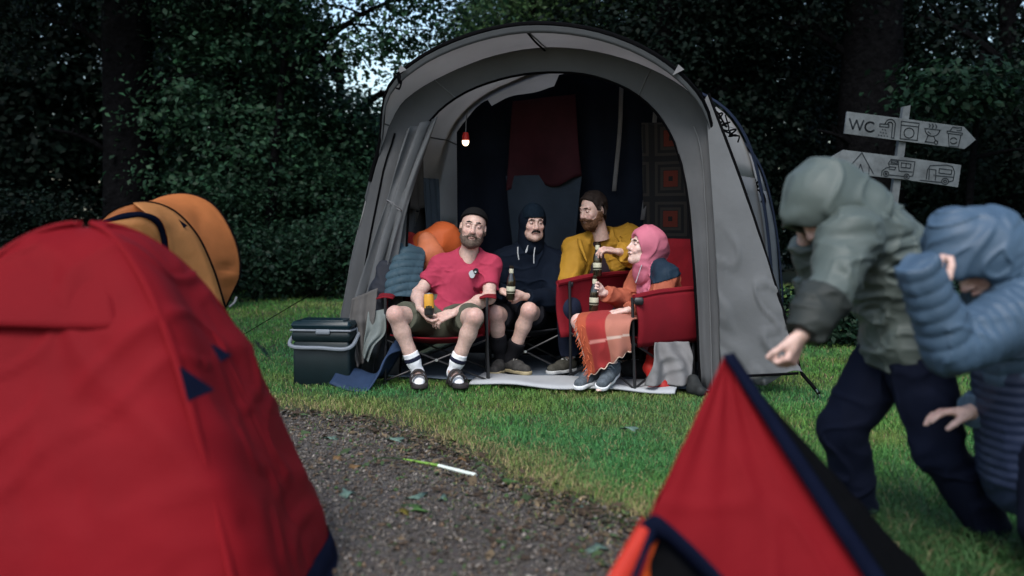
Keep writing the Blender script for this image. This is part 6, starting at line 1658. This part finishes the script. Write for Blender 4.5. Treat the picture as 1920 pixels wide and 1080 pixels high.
# ---- on the gravel and the grass
def leaves():
    Ml = mat('fallen_leaf_teal', (.10, .16, .13), .6, .2, 30, trans=.1); Mg = mat('fallen_leaf_green', (.05, .11, .03), .55, .25, 30, trans=.1); Mb = mat('fallen_leaf_brown', (.12, .07, .03), .7, .25, 30)
    spots = [(652, 944, .034, Ml, 'fallen pale green leaf at the left of the gravel'), (780, 952, .030, Ml, 'fallen pale leaf above the dark green one on the gravel'), (830, 955, .024, Ml, 'small pale leaf right of the middle of the gravel'),
             (782, 976, .040, Mg, 'dark green fallen leaf lying nearest on the gravel'), (755, 982, .024, mat('fallen_leaf_olive', (.10, .08, .01), .6, .2, 30), 'olive brown leaf touching the dark green leaf'), (1122, 1055, .034, Ml, 'bluish fallen leaf beside the red pointed tent'),
             (740, 838, .028, Ml, 'pale fallen leaf near the upper edge of the gravel'), (622, 836, .020, Ml, 'tiny pale leaf on the upper left gravel'), (958, 922, .026, Mg, 'green leaf at the edge between gravel and lawn'), (1092, 976, .018, Ml, 'tiny pale leaf on the lower right gravel'),
             (865, 878, .026, Mb, 'brown curled leaf beside the green stalk'), (632, 874, .026, Mb, 'dark brown leaf on the left gravel'), (1180, 828, .026, Ml, 'pale leaf lying on the lawn right of centre'), (665, 892, .022, Mb, 'orange brown scrap of leaf on the left gravel')]
    for i, (u, v, s, m, lab) in enumerate(spots):
        Y = 1.11 * FPX / (v - 410.0); c = at(u, v, Y); c[2] = .022 + (.03 if m is Ml and v < 830 else 0); a = rnd.uniform(0, 6.28)
        pts = []; nn = 14
        for k in range(nn):
            q = k * 6.283 / nn; r = s * (1 + .38 * math.cos(5 * q)) * (1.25 if abs(math.cos(q)) > .9 else 1)
            pts.append(V(r * 1.3 * math.cos(q), r * .8 * math.sin(q), .010 * math.sin(2 * q + i) + .004))
        Rm = np.array([[math.cos(a), -math.sin(a), 0], [math.sin(a), math.cos(a), 0], [0, 0, 1]])
        rim = np.array(pts) @ Rm.T + c; ctr = c + V(0, 0, .012)
        vv = np.concatenate([rim, [ctr]]); ff = [[k, (k + 1) % nn, nn] for k in range(nn)]
        o = mk('fallen_leaf', vv, ff, m, None, org=c); md = o.modifiers.new('thick', 'SOLIDIFY'); md.thickness = .0015
        tag(o, lab, 'leaf', 'fallen leaves on the path and lawn')
leaves()
p0, p1 = at(757, 877, 1.11*FPX/467), at(892, 909, 1.11*FPX/499); p0[2] = p1[2] = .026
stalk = thing('plant_stalk', 'green and white plant stalk lying on the gravel', 'stalk', p0)
mid = lerp(p0, p1, .5) + V(0, 0, .006)
MB().tube(catmull([p0, lerp(p0, mid, .5), mid], 10), np.linspace(.004, .007, 10), 7).mesh('green_stem', mat('stalk_green', (.16, .30, .05), .45, .2, 30), stalk)
MB().tube(catmull([mid, lerp(mid, p1, .5), p1], 10), np.linspace(.0072, .009, 10), 7).mesh('white_stem', mat('stalk_white', (.62, .68, .62), .45, .1, 30), stalk)
q0 = at(668, 893, 1.11*FPX/483); q0[2] = .02
MB().tube(catmull([p0, lerp(p0, q0, .5) + V(0, .02, .02), q0], 12), np.linspace(.003, .002, 12), 5).mesh('root_fibre', mat('stalk_dark', (.03, .06, .02), .7, .2, 30), stalk)
q1 = at(1086, 957, 1.11*FPX/546); q1[2] = .02
tag(MB().tube(catmull([q1, q1 + V(.012, .012, .006), q1 + V(.026, .03, .002)], 6), .007, 6).mesh('wood_chip', mat('wood_chip', (.35, .26, .16), .8, .2, 30), None, org=q1), 'pale wood chip at the edge of the lawn', 'wood chip')
for k, (u0, v0, u1, v1, lab) in enumerate(((980, 965, 1058, 972, 'dark twig lying on the gravel near the lawn edge'), (1020, 988, 1110, 990, 'second dark twig lying closer on the gravel'))):
    a, b = at(u0, v0, 1.11*FPX/(v0-410)), at(u1, v1, 1.11*FPX/(v1-410)); a[2] = b[2] = .018
    tag(MB().tube(catmull([a, lerp(a, b, .4) + V(0, .012, .003), lerp(a, b, .7) + V(0, -.008, .002), b], 12), np.linspace(.005, .002, 12), 5).mesh('twig', M_bark, None, org=a), lab, 'twig')
def weed(u, v, n, h, lab, seed):
    Y = 1.11*FPX/(v-410); c = at(u, v, Y); c[2] = 0; r = random.Random(seed); t = thing('weed', lab, 'plant', c); st = MB(); Ms = mat('weed_leaf_%d' % seed, (.035, .10, .045), .5, .3, 20, trans=.2)
    for i in range(n):
        a = r.uniform(0, 6.28); L = h * r.uniform(.7, 1.3); d = V(math.cos(a), math.sin(a), r.uniform(.25, .9)); e = c + d * L
        C = catmull([c, lerp(c, e, .55) + V(0, 0, .02), e], 8); sd = nrm(np.cross(d, V(0, 0, 1))); w_ = L * .22 * np.sin(np.linspace(.15, 1, 8) * math.pi)[:, None]
        sheet('leaf', np.stack([C - sd * w_, C + V(0, 0, -.006), C + sd * w_], 0), Ms, t, thick=.0012)
weed(588, 716, 11, .09, 'leafy weed growing against the front of the cool box', 1)
weed(560, 712, 6, .05, 'small weed at the left corner of the cool box', 2)
print('all', time.time() - T0)
